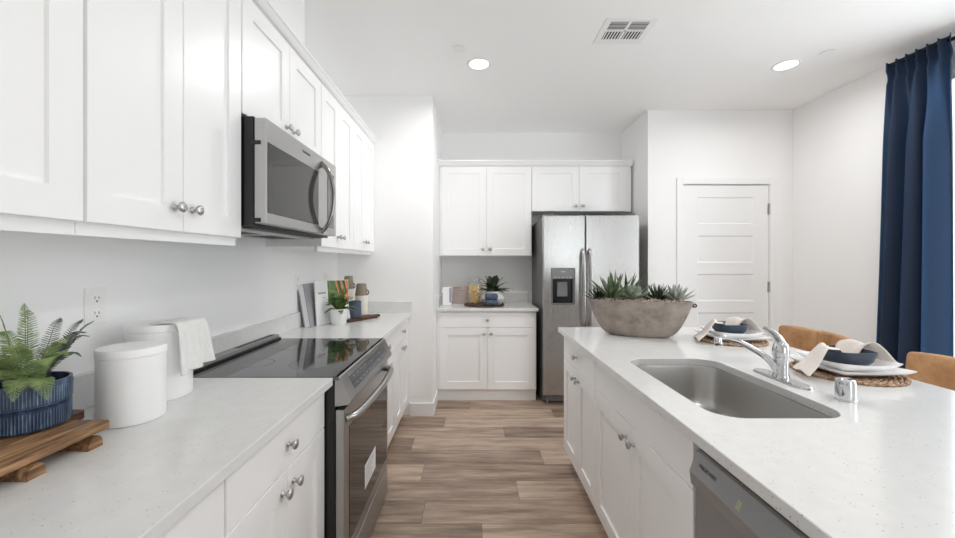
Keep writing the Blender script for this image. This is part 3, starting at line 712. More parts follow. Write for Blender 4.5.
# ------------------------------------------------------------------ curtain and rod
t = thing('curtain_rod', 'black metal curtain rod along the right wall near the ceiling', 'curtain rod', (3.0, 1.6, 2.765))
obj('rod', tube(BM(), [(3.0, .40, 2.755), (3.0, 2.80, 2.755)], .011, 14), M['iron'], t, smooth=60)
for y in (.38,): obj('finial', lathe(BM(), [(.011, -.02), (.02, -.012), (.022, 0), (.02, .012), (.006, .022)], (3.0, y, 2.755), Vector((0, 1, 0)), 16), M['iron'], t, smooth=60)
for y in (2.39, .47): obj('bracket', tube(BM(), [(3.0, y, 2.755), (3.05, y, 2.755), (3.098, y, 2.755)], .007, 8), M['iron'], t, smooth=60)
def cur(u, v):
    # u along the wall (0 = window edge, 1 = edge towards the corner), v down
    y = 2.435+.385*u+(.125*u-.02)*v
    k = min(1, max(0, v-.02)*5)
    ph = 2*PI*3.6*u+.5*math.sin(2.2*v+3*u)
    x = 2.978+(.020*(1-k)*math.sin(2*PI*6.2*u)+k*(.046+.010*v)*math.sin(ph))+.014*math.sin(1.7*ph+1+v*1.5)*k-.012*v
    y += .020*math.cos(ph)*k
    z = 2.785-2.765*v+(1-min(1, v*18))*.010*math.sin(2*PI*6.2*u+1)
    if .028 < v < .045: x += .010
    return Vector((x, y, z))
t = obj('curtain', grid(BM(), cur, 150, 90), M['curtain'], smooth=80, mods=(('SOLIDIFY', dict(thickness=.002)),))
tag(t, 'long navy blue linen curtain hanging from the black rod beside the window', 'curtain')

# ------------------------------------------------------------------ counter stools
def make_stool(label):
    t = thing('counter_stool', label, 'stool', (0, 0, 0), group='tan leather counter stools')
    def sh(u, v):
        a = (u-.5)*2; y = .245*a*(1-.02*v); z = .66+.30*v-.006*abs(a)**6*v
        x = .205-.055*a*a+.03*v
        return Vector((x, y, z))
    b = obj('backrest', grid(BM(), sh, 14, 8), M['leather'], t, smooth=80, mods=(('SOLIDIFY', dict(thickness=.045, offset=0)), ('BEVEL', dict(width=.018, segments=4, limit_method='ANGLE', angle_limit=1.0))))
    sm = [sh(.5, .02+i/16*.96)+Vector((-.0245, 0, 0)) for i in range(17)]
    obj('seam', tube(BM(), sm, .002, 8), M['leather'], b, smooth=60)
    bm = loft(BM(), [rrect(0, 0, .19, .205, .07, .585), rrect(0, 0, .215, .225, .08, .60), rrect(0, 0, .22, .23, .08, .63), rrect(0, 0, .21, .22, .08, .652), rrect(0, 0, .17, .18, .08, .66)]); obj('seat', bm, M['leather'], t, smooth=60)
    for sx in (-1, 1):
        for sy in (-1, 1):
            obj('leg', tube(BM(), [(.15*sx, .16*sy, .59), (.20*sx, .205*sy, .004)], .0125, 10), M['iron'], t, smooth=60)
    obj('footrest', tube(BM(), [(-.187, -.192, .2), (-.187, .192, .2)], .009, 10), M['iron'], t, smooth=60)
    obj('stretcher', tube(BM(), [(.187, -.192, .2), (.187, .192, .2)], .009, 10), M['iron'], t, smooth=60)
    for sy in (-1, 1): obj('back_support', tube(BM(), [(.15, .16*sy, .59), (.19, .16*sy, .62), (.196, .16*sy, .70)], .010, 8), M['iron'], t, smooth=60)
    return t
s1_ = make_stool('tan leather counter stool at the far place setting, its back seen behind the faucet'); s1_.location = (1.80, 2.275, 0)
s2_ = copy_tree(s1_); s2_.location = (1.80, 1.535, 0); s2_['label'] = 'tan leather counter stool at the near place setting, in front of the curtain'

# ------------------------------------------------------------------ place settings
def squircle(h, z, n=72, p=14.0, lift=0):
    r = []
    for i in range(n):
        a = 2*PI*i/n; c, s_ = math.cos(a), math.sin(a); k = (abs(c)**p+abs(s_)**p)**(-1/p)
        cor = max(0, (k-1)/.32); r.append(Vector((h*k*c, h*k*s_, z+lift*cor)))
    return r
def place_setting(X, Y, rz, where, first=None):
    out = []
    if first: src = first
    # placemat: coiled braid
    if not first:
        t = thing('placemat', 'm', 'placemat', (0, 0, 0), group='round woven placemats')
        bm = BM(); lathe(bm, [(.165, 0), (.167, .004), (.16, .007), (.02, .007), (.002, .007)], (0, 0, 0), 'Z', 48); obj('woven_disc', bm, M['seagrass'], t, smooth=40)
        bm = BM()
        for R_, rr in ((.168, .0105), (.150, .0095), (.133, .009), (.116, .009)):
            for k in range(2):
                n = 150; pts = []
                for i in range(n):
                    a = 2*PI*i/n; q = a*int(R_/.0085)+PI*k
                    pts.append(Vector(((R_+rr*.45*math.cos(q))*math.cos(a), (R_+rr*.45*math.cos(q))*math.sin(a), .0065+rr*.38*math.sin(q))))
                tube(bm, pts+[pts[0]], rr*.5, 6)
        obj('braid', bm, M['seagrass'], t, smooth=60); out.append(t)
        p = obj('dinner_plate', loft(BM(), [squircle(.09, .0), squircle(.095, .003), squircle(.125, .012, lift=.003), squircle(.142, .021, lift=.006), squircle(.143, .024, lift=.006), squircle(.138, .0235, lift=.006), squircle(.118, .013), squircle(.09, .008), squircle(.02, .008)]), M['plate'], smooth=50); out.append(tag(p, 'p', 'plate', 'square white dinner plates'))
        p = obj('salad_plate', loft(BM(), [squircle(.075, .0), squircle(.082, .004), squircle(.105, .016, lift=.004), squircle(.116, .027, lift=.006), squircle(.117, .030, lift=.006), squircle(.112, .0295, lift=.006), squircle(.096, .016), squircle(.072, .009), squircle(.02, .009)]), M['plate'], smooth=50); out.append(tag(p, 'p', 'plate', 'square white salad plates'))
        p = obj('bowl', loft(BM(), [squircle(.040, 0, p=3.6), squircle(.052, .004, p=3.6), squircle(.068, .026, p=4), squircle(.075, .060, p=4.5), squircle(.075, .063, p=4.5), squircle(.071, .063, p=4.5), squircle(.064, .028, p=4), squircle(.048, .009, p=3.6), squircle(.01, .007, p=3)]), M['bowlblue'], smooth=50); out.append(tag(p, 'b', 'bowl', 'navy bowls'))
        # napkin: one cloth gathered through the bowl, a flap hanging each side
        path = spline([(-.205, -.035, -.016), (-.190, -.03, -.008), (-.150, -.02, .016), (-.108, -.01, .056), (-.082, -.004, .073), (-.06, .004, .058), (-.02, .02, .020), (.025, .03, .026), (.055, .034, .070), (.082, .026, .084), (.108, .022, .062), (.135, .016, .022), (.15, .012, .012)], 7)
        def nap(u, v):
            f = u*(len(path)-1); i = min(int(f), len(path)-2); q = path[i].lerp(path[i+1], f-i)
            a = abs(u-.5)*2; wd = .022+.040*min(1, a*1.15); b = (v-.5)*2
            return q+Vector((.02*b*(1 if u < .4 else -1), wd*b, .006*math.cos(b*4+u*6)*(1-.4*a)))
        p = obj('napkin', grid(BM(), nap, 70, 16), M['linen'], smooth=80, mods=(('SOLIDIFY', dict(thickness=.0025, offset=1)),)); out.append(tag(p, 'n', 'napkin', 'beige linen napkins'))
    else:
        out = [copy_tree(o) for o in first]
    for o, dz, lab in zip(out, (0, .0145, .030, .0395, .0405), ('round braided seagrass placemat %s', 'large square white dinner plate %s', 'smaller square plate on the dinner plate %s', 'dark navy squarish bowl on the plates %s', 'beige linen napkin draped through the bowl %s')):
        o.location = (X+(-.02 if o.name.startswith(('bowl', 'napkin')) else 0), Y+(-.02 if o.name.startswith(('bowl', 'napkin')) else .0), CZ+dz); o['label'] = lab % where
        if o.name.startswith('placemat'): o.rotation_euler.z = rz
    return out
pf = place_setting(1.494, 1.565, 0, 'nearer the air gap cap, before the near stool')
place_setting(1.46, 2.215, .7, 'farther off, behind the faucet spout', pf)

# ------------------------------------------------------------------ concrete bowl of succulents
BX, BY, BR = 1.005, 2.375, -.40
bw = thing('planter_bowl', 'long boat-shaped grey concrete planter bowl on the far end of the island', 'planter', (BX, BY, CZ), BR)
def boat(h, f):   # outline at fraction f of the height
    n = 64; L_ = (.158+.138*f**.5); Wd = .070+.055*f**.6; r = []
    for i in range(n):
        a = 2*PI*i/n; c, s_ = math.cos(a), math.sin(a)
        r.append(Vector((L_*math.copysign(abs(c)**.92, c), Wd*math.copysign(abs(s_)**1.05, s_), h)))
    return r
HB = .216
rg = [boat(0, 0)]+[boat(HB*f, f) for f in (.06, .15, .28, .42, .57, .72, .86, .96)]+[boat(HB, 1)]
inn = [[Vector((p.x*.955, p.y*.89, HB)) for p in boat(HB, 1)], [Vector((p.x*.94, p.y*.86, HB-.012)) for p in boat(HB, 1)], [Vector((p.x*.8, p.y*.8, HB-.1)) for p in boat(HB, 1)]]
bm = loft(BM(), rg+inn)
me_o = obj('bowl', bm, M['concrete'], None, smooth=50); me_o.parent = bw
bm = BM()
for sx in (1,):
    c = Vector((.296*sx, 0, HB-.022)); tube(bm, [c+Vector((sx*.007+.009*math.cos(a), 0, .009*math.sin(a))) for a in [2*PI*i/16 for i in range(17)]], .003, 8)
me_o = obj('ring_handle', bm, M['iron'], None, smooth=60); me_o.parent = bw
def bowl_pt(x, y, z=0): return Vector((BX+x*math.cos(BR)-y*math.sin(BR), BY+x*math.sin(BR)+y*math.cos(BR), CZ+HB+z))
bm = BM(); r2 = random.Random(3)
loft(bm, [[bowl_pt(p.x*.925, p.y*.84, -.03) for p in boat(0, 1)], [bowl_pt(p.x*.925, p.y*.84, -.014) for p in boat(0, 1)]])
for i in range(330):
    a, q = r2.uniform(0, 2*PI), math.sqrt(r2.random())*.9; c = bowl_pt(.285*q*math.cos(a), .092*q*math.sin(a), -.008+.014*(1-q)+r2.uniform(0, .012)); s_ = r2.uniform(.005, .011)
    m4 = Matrix.Translation(c) @ Matrix.Rotation(r2.uniform(0, 6), 4, Vector((r2.random(), r2.random(), r2.random()+.1)).normalized()) @ Matrix.Diagonal((s_, s_*.75, s_*.6, 1))
    bmesh.ops.create_icosphere(bm, subdivisions=1, radius=1, matrix=m4)
tag(obj('gravel', bm, M['gravel'], smooth=60), 'pale gravel filling the top of the concrete planter bowl', 'gravel', kind='stuff')
def leaf(bm, o, d, up, L_, W_, T_, bend=.0, tip=.5, n=7, cup=.25, mi=0):
    d = d.normalized(); s_ = d.cross(up).normalized(); u = s_.cross(d).normalized(); rings = []
    for i in range(n+1):
        f = i/n; w_ = W_*(math.sin(PI*min(1, f*(1-tip)+tip*.0)**.8*1.0)*.0+ (f/.001 if False else 1))
        prof = (min(1, .45+f/tip*.55) if f < tip else max(.02, 1-((f-tip)/(1-tip))**1.6))
        w_ = W_*prof; th = T_*(prof**.7)
        c = o+d*(L_*f)+u*(bend*L_*f*f)
        rings.append([c-s_*w_+u*w_*cup, c-s_*w_*.5-u*th*.5+u*w_*cup*.2, c-u*th, c+s_*w_*.5-u*th*.5+u*w_*cup*.2, c+s_*w_+u*w_*cup, c+u*th*.35])
    loft(bm, rings, True, True, mi)
def rosette(name, label, pos, n, L_, W_, T_, el0, el1, m, bend=.15, tip=.45, grow=.55, seed=1, cat='succulent'):
    r = random.Random(seed); bm = BM()
    for i in range(n):
        f = i/(n-1); a = i*2.39996+r.uniform(-.12, .12); el = el0+(el1-el0)*f+r.uniform(-.08, .08)
        ln = L_*(1-(1-grow)*f)*r.uniform(.92, 1.06)
        d = Vector((math.cos(a)*math.cos(el), math.sin(a)*math.cos(el), math.sin(el)))
        leaf(bm, Vector((0, 0, .012+.012*f))+Vector((math.cos(a), math.sin(a), 0))*.006, d, Vector((0, 0, 1)), ln, W_*(1-.45*f), T_, bend, tip)
    bmesh.ops.recalc_face_normals(bm, faces=bm.faces)
    bmesh.ops.translate(bm, verts=bm.verts, vec=(0, 0, 0))
    o = obj(name, bm, m, smooth=50); o.location = pos; return tag(o, label, cat, None)
gz = -.018
rosette('agave', 'large pointed dark green agave in the concrete bowl, left of centre', bowl_pt(-.145, -.015, gz), 14, .190, .024, .008, .38, 1.42, M['agave'], .06, .40, .92, 2)
rosette('spiky_aloe', 'small dark spiky aloe at the refrigerator end of the concrete bowl', bowl_pt(-.232, .0, gz), 34, .100, .0085, .004, .05, 1.3, M['darkaloe'], .12, .25, .8, 3)
rosette('tall_aloe', 'tall narrow-leaved aloe behind the pale rosette in the concrete bowl', bowl_pt(-.065, .045, gz), 12, .200, .015, .006, .62, 1.35, M['agave'], .0, .35, .85, 4)
rosette('echeveria', 'broad pale green rosette succulent at the front middle of the concrete bowl', bowl_pt(-.03, -.045, gz+.016), 20, .115, .027, .007, .12, 1.2, M['echeveria'], .25, .55, .6, 5)
rosette('spiky_aloe', 'dark green spiky aloe right of the middle of the concrete bowl', bowl_pt(.105, .012, gz), 40, .125, .0095, .005, .15, 1.35, M['darkaloe'], .08, .25, .8, 6)
rosette('echeveria', 'grey-green rosette succulent at the end of the bowl nearest the placemats', bowl_pt(.205, -.012, gz+.012), 24, .112, .018, .006, .22, 1.3, M['greyech'], .15, .5, .75, 7)

# ------------------------------------------------------------------ near left counter
# footed wooden board
bx0, bx1, by0, by1 = -1.168, -.912, .66, .981
t = thing('serving_board', 'footed aged wood serving board under the ribbed blue pot', 'board', ((bx0+bx1)/2, (by0+by1)/2, CZ))
bm = BM(); box(bm, (bx0, by0, .943), (bx1, by1, .9645), .004, 2); obj('board', bm, M['board'], t)
for y in (.81, .937):
    bm = BM(); pr = [(.018*math.cos(PI*i/10), .0295*math.sin(PI*i/10)**.7) for i in range(11)]
    loft(bm, [[(x, y+a, CZ+.030-b if False else CZ+b) for a, b in pr] for x in (bx0+.01, bx1+.006)]); bmesh.ops.recalc_face_normals(bm, faces=bm.faces); obj('foot', bm, M['board'], t, smooth=40)
bm = BM(); loft(bm, [rrect(-1.055, 1.008, .026, .034, .016, z) for z in (.946, .966)]); obj('handle', bm, M['walnut'], t)
# ribbed blue pot with fern
PX, PY, PZ = -1.072, .938, .9645
t = thing('potted_fern', 'fern in a two-tier ribbed blue glazed pot on the footed board', 'potted plant', (PX, PY, PZ))
NR = 84
def ribring(r, z, amp): return [Vector((PX+(r+(amp if i % 4 < 2 else 0))*math.cos(2*PI*i/(NR*4)), PY+(r+(amp if i % 4 < 2 else 0))*math.sin(2*PI*i/(NR*4)), PZ+z)) for i in range(NR*4)]
R_ = .0755
bm = loft(BM(), [ribring(R_-.012, 0, 0), ribring(R_-.003, .003, 0), ribring(R_-.001, .008, .0016), ribring(R_-.001, .048, .0016), ribring(R_+.001, .052, 0), ribring(R_-.005, .0555, 0), ribring(R_-.005, .0575, 0), ribring(R_+.001, .060, 0), ribring(R_, .064, .0016), ribring(R_+.001, .100, .0016), ribring(R_+.002, .106, 0), ribring(R_+.001, .112, 0), ribring(R_-.004, .112, 0), ribring(R_-.006, .09, 0), ribring(R_-.007, .072, 0)], True, False)
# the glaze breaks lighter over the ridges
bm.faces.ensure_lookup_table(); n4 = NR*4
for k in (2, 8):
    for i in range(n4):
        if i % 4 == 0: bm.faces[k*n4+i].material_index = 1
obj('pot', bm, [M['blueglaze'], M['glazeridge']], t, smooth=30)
bm = BM(); lathe(bm, [(R_-.008, .06), (R_-.008, .074), (.02, .080), (.002, .080)], (PX, PY, PZ), 'Z', 40); obj('soil', bm, M['soil'], t, smooth=40)
def frond(bm, pts, w_, npin, seed=0, mi=0, pin_w=.22, droop=.15):
    r = random.Random(seed); c = spline(pts, 10); tube(bm, c, [.0016*(1-.7*i/len(c)) for i in range(len(c))], 5, mi)
    for k in range(npin):
        f = .10+.90*k/npin; i = min(int(f*(len(c)-1)), len(c)-2); p = c[i]; d = (c[i+1]-c[i]).normalized()
        side = d.cross(Vector((0, 0, 1)))
        side = side.normalized() if side.length > .15 else Vector((1, 0, 0))
        ln = w_*(math.sin(PI*(.16+.84*f))**.8*.98+.02)
        for s_ in (-1, 1):
            q = (side*s_+d*.55+Vector((0, 0, -droop+r.uniform(-.1, .1)))).normalized(); nrm = d.cross(q).normalized()
            wd = pin_w*.0105*max(.45, ln/w_)
            t_ = q.cross(nrm).normalized()
            P0 = [p-t_*wd*.4, p+q*ln*.3-t_*wd, p+q*ln*.7-t_*wd*.75, p+q*ln, p+q*ln*.7+t_*wd*.75, p+q*ln*.3+t_*wd, p+t_*wd*.4]
            th = nrm*.0006
            loft(bm, [[x-th for x in P0], [x+th for x in P0]], True, True, mi)
bm = BM(); o3 = Vector((PX, PY, PZ+.085))
# green fronds (leftmost arch over the front of the pot) and grey-green ones over the counter
rf = random.Random(21)
tips = [((-.985, .995, 1.180), .021, 1), ((-1.00, 1.03, 1.205), .020, 1), ((-1.06, 1.06, 1.205), .022, 1), ((-1.02, .99, 1.145), .019, 1), ((-1.11, 1.05, 1.21), .022, 1), ((-1.13, .99, 1.24), .024, 0), ((-1.07, .93, 1.262), .023, 0), ((-1.10, .90, 1.25), .026, 0),
        ((-.955, .875, 1.050), .028, 0), ((-.985, .835, 1.060), .027, 0), ((-.985, .90, 1.12), .026, 0), ((-1.03, .83, 1.10), .027, 0), ((-1.10, .82, 1.12), .027, 0), ((-1.15, .86, 1.16), .024, 0), ((-1.02, .86, 1.17), .026, 0), ((-1.06, .84, 1.20), .026, 0), ((-1.15, .95, 1.19), .022, 0)]
for i in range(10):
    a = rf.uniform(0, 2*PI); tips.append(((PX+.095*math.cos(a), PY+.12*math.sin(a), 1.10+rf.uniform(0, .09)), .022, 0 if math.sin(a) < .2 else 1))
for i, (tip, w_, mi) in enumerate(tips):
    tip = Vector(tip); st_ = o3+Vector((tip.x-PX, tip.y-PY, 0))*.15; mid = st_.lerp(tip, .5)+Vector((0, 0, .04 if tip.z < 1.2 else .015))
    frond(bm, [st_, st_.lerp(mid, .5)+Vector((0, 0, .012)), mid, tip.lerp(mid, .45)+Vector((0, 0, .012)), tip], w_, 38, i, mi, .115)
obj('fronds', bm, [M['fern'], M['fern_grey']], t)
# canisters
def canister(x, y, r, h, label):
    t = thing('canister', label, 'canister', (x, y, CZ), group='white ceramic canisters')
    obj('jar', lathe(BM(), [(r-.006, 0), (r-.002, .002), (r, .006), (r, h-.024), (r-.002, h-.022)], (x, y, CZ), 'Z', 64), M['white_ceramic'], t, smooth=40)
    obj('lid', lathe(BM(), [(r-.003, h-.022), (r+.0015, h-.021), (r+.002, h-.004), (r-.001, h), (.01, h+.0005), (.001, h+.0005)], (x, y, CZ), 'Z', 64), M['white_ceramic'], t, smooth=40)
    return t
canister(-.975, 1.116, .0778, .207, 'shorter white ceramic lidded canister, nearer the camera beside the board')
canister(-1.046, 1.304, .0895, .246, 'taller white ceramic lidded canister with a towel over its lid')
tp = spline([(-1.035, 0, 1.1625), (-1.0, 0, 1.1625), (-.965, 0, 1.163), (-.9505, 0, 1.159), (-.945, 0, 1.145), (-.942, 0, 1.11), (-.940, 0, 1.07), (-.938, 0, 1.03), (-.937, 0, 1.005)], 6)
def tow(u, v):
    f = u*(len(tp)-1); i = min(int(f), len(tp)-2); q = tp[i].lerp(tp[i+1], f-i); b = (v-.5)*2
    hang = max(0, u-.4)/.6
    bow = (1-b*b)*.0-.03*b*b*(1-hang)*0
    x = q.x+.007*math.sin(7*b+1)*hang
    if u > .28: x = max(x, -1.046+math.sqrt(max(0, .0935**2-min(.09, abs(.075*b-.005))**2))) +.009*hang+.005*math.sin(7*b+1)*hang
    return Vector((x, 1.312+(.066+.010*hang)*b, q.z+.008*b*hang))
tag(obj('tea_towel', grid(BM(), tow, 60, 24), M['towel'], smooth=80, mods=(('SOLIDIFY', dict(thickness=.002, offset=1)),)), 'white cotton tea towel draped over the taller canister', 'towel')

# ------------------------------------------------------------------ far left counter
# leaning hardcover book
t = thing('book', 'thick grey hardcover book leaning on the wall behind the open magazine', 'book', (-1.145, 2.76, CZ))
a = math.radians(-10)
def tilt(o): o.rotation_euler = (0, a, 0)
def lb(name, x0, y0, z0, x1, y1, z1, m, par):
    bm = B((x0, y0, z0), (x1, y1, z1), .0015, 1); bmesh.ops.rotate(bm, verts=bm.verts, cent=(0, 0, 0), matrix=Matrix.Rotation(a, 3, 'Y')); bmesh.ops.translate(bm, verts=bm.verts, vec=(-1.105, 2.66, CZ+.0005)); return obj(name, bm, m, par)
lb('cover', -.006, 0, 0, 0, .2, .30, M['cardgrey'], t); lb('cover', -.046, 0, 0, -.04, .2, .30, M['cardgrey'], t); lb('page_block', -.0399, .004, .004, -.0061, .195, .296, M['page'], t)
# open magazine, standing ajar
t = thing('magazine', 'open magazine with a white page and a page of orange carrots, behind the fern', 'magazine', (-1.03, 2.86, CZ))
A_, B_, C_ = Vector((-1.085, 2.715, 0)), Vector((-1.045, 2.835, 0)), Vector((-.925, 2.945, 0)); ln_ = Vector((-.03, .03, 0)); mz0, mz1 = CZ+.0005, CZ+.312
def page(Pa, Pb, th, m, name):
    nrm = Vector(((Pb-Pa).y, -(Pb-Pa).x, 0)).normalized()*th
    bm = BM(); q = [Pa+Vector((0, 0, mz0)), Pb+Vector((0, 0, mz0)), Pb+ln_+Vector((0, 0, mz1)), Pa+ln_+Vector((0, 0, mz1))]
    loft(bm, [[p-nrm for p in q], q]); bmesh.ops.recalc_face_normals(bm, faces=bm.faces); return obj(name, bm, m, t)
page(A_, B_, .008, M['page'], 'left_page'); page(B_, C_, .008, M['page'], 'right_page')
def onpage(Pa, Pb, u, v, off):
    nrm = Vector(((Pb-Pa).y, -(Pb-Pa).x, 0)).normalized(); p = Pa.lerp(Pb, u)+ln_*v; return Vector((p.x, p.y, mz0+(mz1-mz0)*v))+nrm*off
bm = BM()
def strip(Pa, Pb, pts, off, mi):
    q = [onpage(Pa, Pb, u, v, off) for u, v in pts]; loft(bm, [[onpage(Pa, Pb, u, v, off-.0004) for u, v in pts], q], True, True, mi)
strip(B_, C_, [(.02, .45), (.98, .45), (.98, .99), (.02, .99)], .0008, 0)
for i in range(5):
    u = .40+.12*i; strip(B_, C_, [(u-.02, .985), (u+.045, .985), (u+.19, .55+.04*(i % 2)), (u+.16, .54+.04*(i % 2))] if u < .8 else [(u-.04, .985), (u+.05, .985), (u+.08, .6), (u+.04, .6)], .0016, 1 if i % 2 == 0 else 2)
strip(B_, C_, [(.75, .5), (.95, .5), (.97, .72), (.8, .74)], .002, 1)
bmesh.ops.recalc_face_normals(bm, faces=bm.faces); obj('photo_print', bm, [M['green_print'], M['orange_print'], M['purple_print']], t)
bm = BM(); strip(A_, B_, [(.22, .70), (.86, .70), (.86, .735), (.22, .735)], .0008, 0); strip(A_, B_, [(.56, .60), (.78, .60), (.78, .615), (.56, .615)], .0008, 0)
bmesh.ops.recalc_face_normals(bm, faces=bm.faces); obj('heading_print', bm, M['cardgrey'], t)
# dark board
bd = thing('serving_board', 'long dark walnut serving board under the cup and bottles', 'board', (-.87, 3.06, CZ), math.radians(58.5))
bm = BM(); loft(bm, [rrect(-.035, .0, .150, .065, .02, z) for z in (0, .003, .018, .021)][0:4]); o = obj('board', bm, M['walnut'], None, smooth=30); o.parent = bd
bm = BM(); loft(bm, [rrect(.135, -.0, .045, .024, .015, z) for z in (.0025, .0185)]); o = obj('handle', bm, M['walnut'], None); o.parent = bd
bz = CZ+.0212
def bottle(x, y, r, h, hb, label):
    t = thing('ceramic_bottle', label, 'bottle', (x, y, bz), group='two-tone ceramic bottles')
    obj('body', lathe(BM(), [(r-.006, 0), (r-.001, .003), (r, .01), (r, hb)], (x, y, bz), 'Z', 40), M['cream'], t, smooth=40)
    obj('neck', lathe(BM(), [(r, hb), (r+.001, hb+.003), (r-.002, hb+.02), (r-.012, h-.008), (r-.014, h), (.01, h+.001), (.001, h+.001)], (x, y, bz), 'Z', 40), M['taupe'], t, smooth=40)
    hp = spline([(x+r-.004, y-.005, bz+hb+.005), (x+r+.008, y-.006, bz+hb+.012), (x+r+.010, y-.006, bz+hb+.032), (x+r-.006, y-.005, bz+hb+.045)], 6)
    obj('handle', tube(BM(), hp, .004, 8), M['iron'], t, smooth=60)
bottle(-.900, 3.145, .049, .252, .158, 'two-tone bottle with taupe neck, in front, nearest the board handle')
bottle(-1.032, 3.235, .045, .310, .205, 'taller two-tone taupe and cream bottle standing behind the others')
t = thing('drinking_cup', 'slate blue glazed cup beside the white potted fern', 'cup', (-.915, 3.0, bz))
obj('cup', lathe(BM(), [(.046, 0), (.052, .004), (.054, .03), (.053, .10), (.054, .122), (.051, .124), (.049, .10), (.049, .02), (.01, .012), (.001, .012)], (-.915, 3.0, bz), 'Z', 36), M['mugplain'], t, smooth=40)
# white pot with fern
FX_, FY_ = -.967, 2.812
t = thing('potted_fern', 'small green fern in a white hobnail pot beside the magazine', 'potted plant', (FX_, FY_, CZ))
obj('pot', lathe(BM(), [(.046, 0), (.049, .003), (.063, .105), (.064, .112), (.060, .112), (.056, .09), (.054, .088)], (FX_, FY_, CZ), 'Z', 40, True, False), M['white_ceramic'], t, smooth=40)
pot = [o for o in t.children][0]
bm = BM()
for j in range(6):
    for i in range(18):
        z = .014+j*.0158; r = .049+(.063-.049)*(z-.003)/.102; a = 2*PI*(i+.5*(j % 2))/18; bmesh.ops.create_icosphere(bm, subdivisions=1, radius=.0046, matrix=Matrix.Translation((FX_+r*math.cos(a), FY_+r*math.sin(a), CZ+z)))
obj('hobnail_bumps', bm, M['white_ceramic'], pot, smooth=60)
obj('soil', lathe(BM(), [(.0535, .07), (.0535, .09), (.01, .094), (.001, .094)], (FX_, FY_, CZ), 'Z', 24), M['soil'], t)
bm = BM(); o3 = Vector((FX_, FY_, CZ+.092)); r4 = random.Random(11)
for i in range(40):
    a = i*2.4; ln = r4.uniform(.10, .18); el = r4.uniform(.15, 1.2); tip = o3+Vector((math.cos(a)*math.cos(el)*ln, math.sin(a)*math.cos(el)*ln*.8, math.sin(el)*ln+.005-(.04 if el < .35 else 0)))
    pn = Vector((.675, -.736, 0)); q = (tip-o3).dot(pn)
    if q < -.035: tip = tip-pn*(q+.035)
    mid = o3.lerp(tip, .5)+Vector((0, 0, .03)); frond(bm, [o3+(tip-o3)*.1, mid, tip], .026, 16, i, 0, .35)
obj('fronds', bm, M['fern_dark'], t)

# ------------------------------------------------------------------ back counter
tag(obj('tray', lathe(BM(), [(.19, 0), (.205, .004), (.21, .012), (.206, .016), (.20, .012), (.19, .008), (.002, .008)], (.115, 4.02, CZ), 'Z', 48), M['walnut'], smooth=40), 'round dark wooden tray under the pasta jar on the back counter', 'tray')
tz = CZ+.0085
jx, jy = .02, 4.06
t = thing('jar', 'clear glass storage jar of dry pasta on the round tray', 'jar', (jx, jy, tz))
obj('glass_body', lathe(BM(), [(.068, 0), (.078, .006), (.08, .02), (.08, .20), (.074, .222), (.052, .238), (.050, .25)], (jx, jy, tz), 'Z', 40, True, False), M['glass'], t, smooth=40)
obj('lid', lathe(BM(), [(.052, .25), (.056, .252), (.056, .268), (.052, .284), (.02, .288), (.002, .288)], (jx, jy, tz), 'Z', 40), M['glass'], t, smooth=40)
bm = BM(); r5 = random.Random(5)
for i in range(230):
    a, q, z = r5.uniform(0, 2*PI), math.sqrt(r5.random())*.06, r5.uniform(.016, .195); c = Vector((jx+q*math.cos(a), jy+q*math.sin(a), tz+z)); ax = Vector((r5.uniform(-1, 1), r5.uniform(-1, 1), r5.uniform(-1, 1))).normalized(); s_ = ax.orthogonal().normalized()
    tube(bm, [c+ax*.014*k+s_*.006*(1-k*k) for k in (-1, -.5, 0, .5, 1)], [.003, .0055, .0065, .0055, .003], 6)
tag(obj('pasta', bm, M['pasta'], smooth=60), 'dry yellow pasta filling the glass jar', 'pasta', kind='stuff')
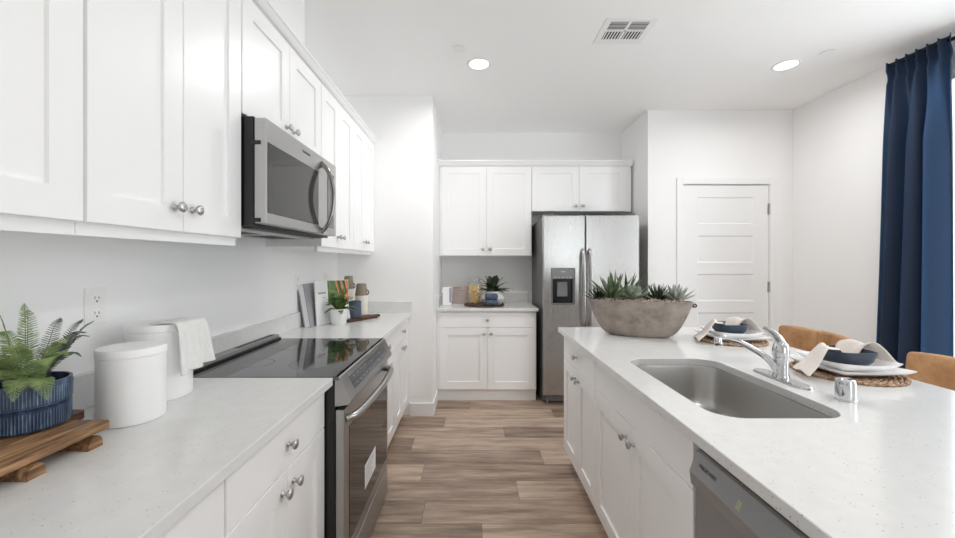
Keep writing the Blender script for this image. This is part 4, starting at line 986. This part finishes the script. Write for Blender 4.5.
# hexagonal white planter with dark plant, folded blue towel before it
hx, hy = .205, 4.08
t = thing('potted_plant', 'dark leafy plant in a white faceted planter on the round tray', 'potted plant', (hx, hy, tz))
bm = BM(); rot = PI/8
def octo(r, z): return [Vector((hx+r*math.cos(2*PI*i/8+rot), hy+r*.75*math.sin(2*PI*i/8+rot), tz+z)) for i in range(8)]
loft(bm, [octo(.095, 0), octo(.135, .06), octo(.090, .135), octo(.083, .135), octo(.085, .115)]); obj('planter', bm, M['white_ceramic'], t)
obj('soil', loft(BM(), [octo(.08, .116), octo(.07, .121)]), M['soil'], t)
bm = BM(); o3 = Vector((hx, hy, tz+.112)); r6 = random.Random(9)
for i in range(34):
    a = i*2.4; ln = r6.uniform(.15, .25); el = r6.uniform(.25, 1.25); tip = o3+Vector((math.cos(a)*math.cos(el)*ln*1.05, math.sin(a)*math.cos(el)*ln*.7, math.sin(el)*ln-(.05 if el < .5 else 0)))
    frond(bm, [o3+(tip-o3)*.1, o3.lerp(tip, .5)+Vector((0, 0, .035)), tip], .040, 12, i, 0, 1.1)
obj('leaves', bm, M['deepgreen'], t)
bt_ = M['bowlblue']
for k in range(2):
    bm = loft(BM(), [rrect(.185, 3.925, .066-.010*abs(q)**3, .04-.010*abs(q)**3, .02, tz+.001+k*.0605+(q+1)*.0295) for q in (-1, -.6, 0, .6, 1)])
    tag(obj('folded_towel', bm, fabric('blue_weave_%d' % k, rgb(44, 56, 76), rgb(96, 110, 132), 60) if k == 0 else bpy.data.materials['blue_weave_0'], smooth=60), ('lower' if k == 0 else 'upper')+' folded dark blue cloth of the pair in front of the faceted planter', 'towel', 'folded blue cloths on the tray')
# upright card and white block at the left of the back counter
t = thing('cookbook', 'dusty pink cookbook standing against the splash left of the pasta jar', 'book', (-.12, 4.20, CZ))
obj('cover', B((-.215, 4.19, CZ+.0005), (-.04, 4.215, CZ+.19), .001, 1), M['pinkcard'], t)
bm = BM()
for i, (l, hgt) in enumerate(((.075, .007), (.09, .003), (.04, .004), (.04, .003))): box(bm, (-.205, 4.1890, CZ+.165-.028*i), (-.205+l, 4.1899, CZ+.165-.028*i+hgt))
obj('title_print', bm, M['ink'], [o for o in t.children][0])
t = thing('storage_box', 'small white and grey box standing left of the pink cookbook', 'box', (-.27, 4.06, CZ))
obj('case', B((-.315, 4.03, CZ+.0005), (-.225, 4.09, CZ+.185), .004), M['white_ceramic'], t); obj('grey_band', B((-.245, 4.028, CZ+.03), (-.226, 4.0299, CZ+.18)), M['cardgrey'], [o for o in t.children][0])
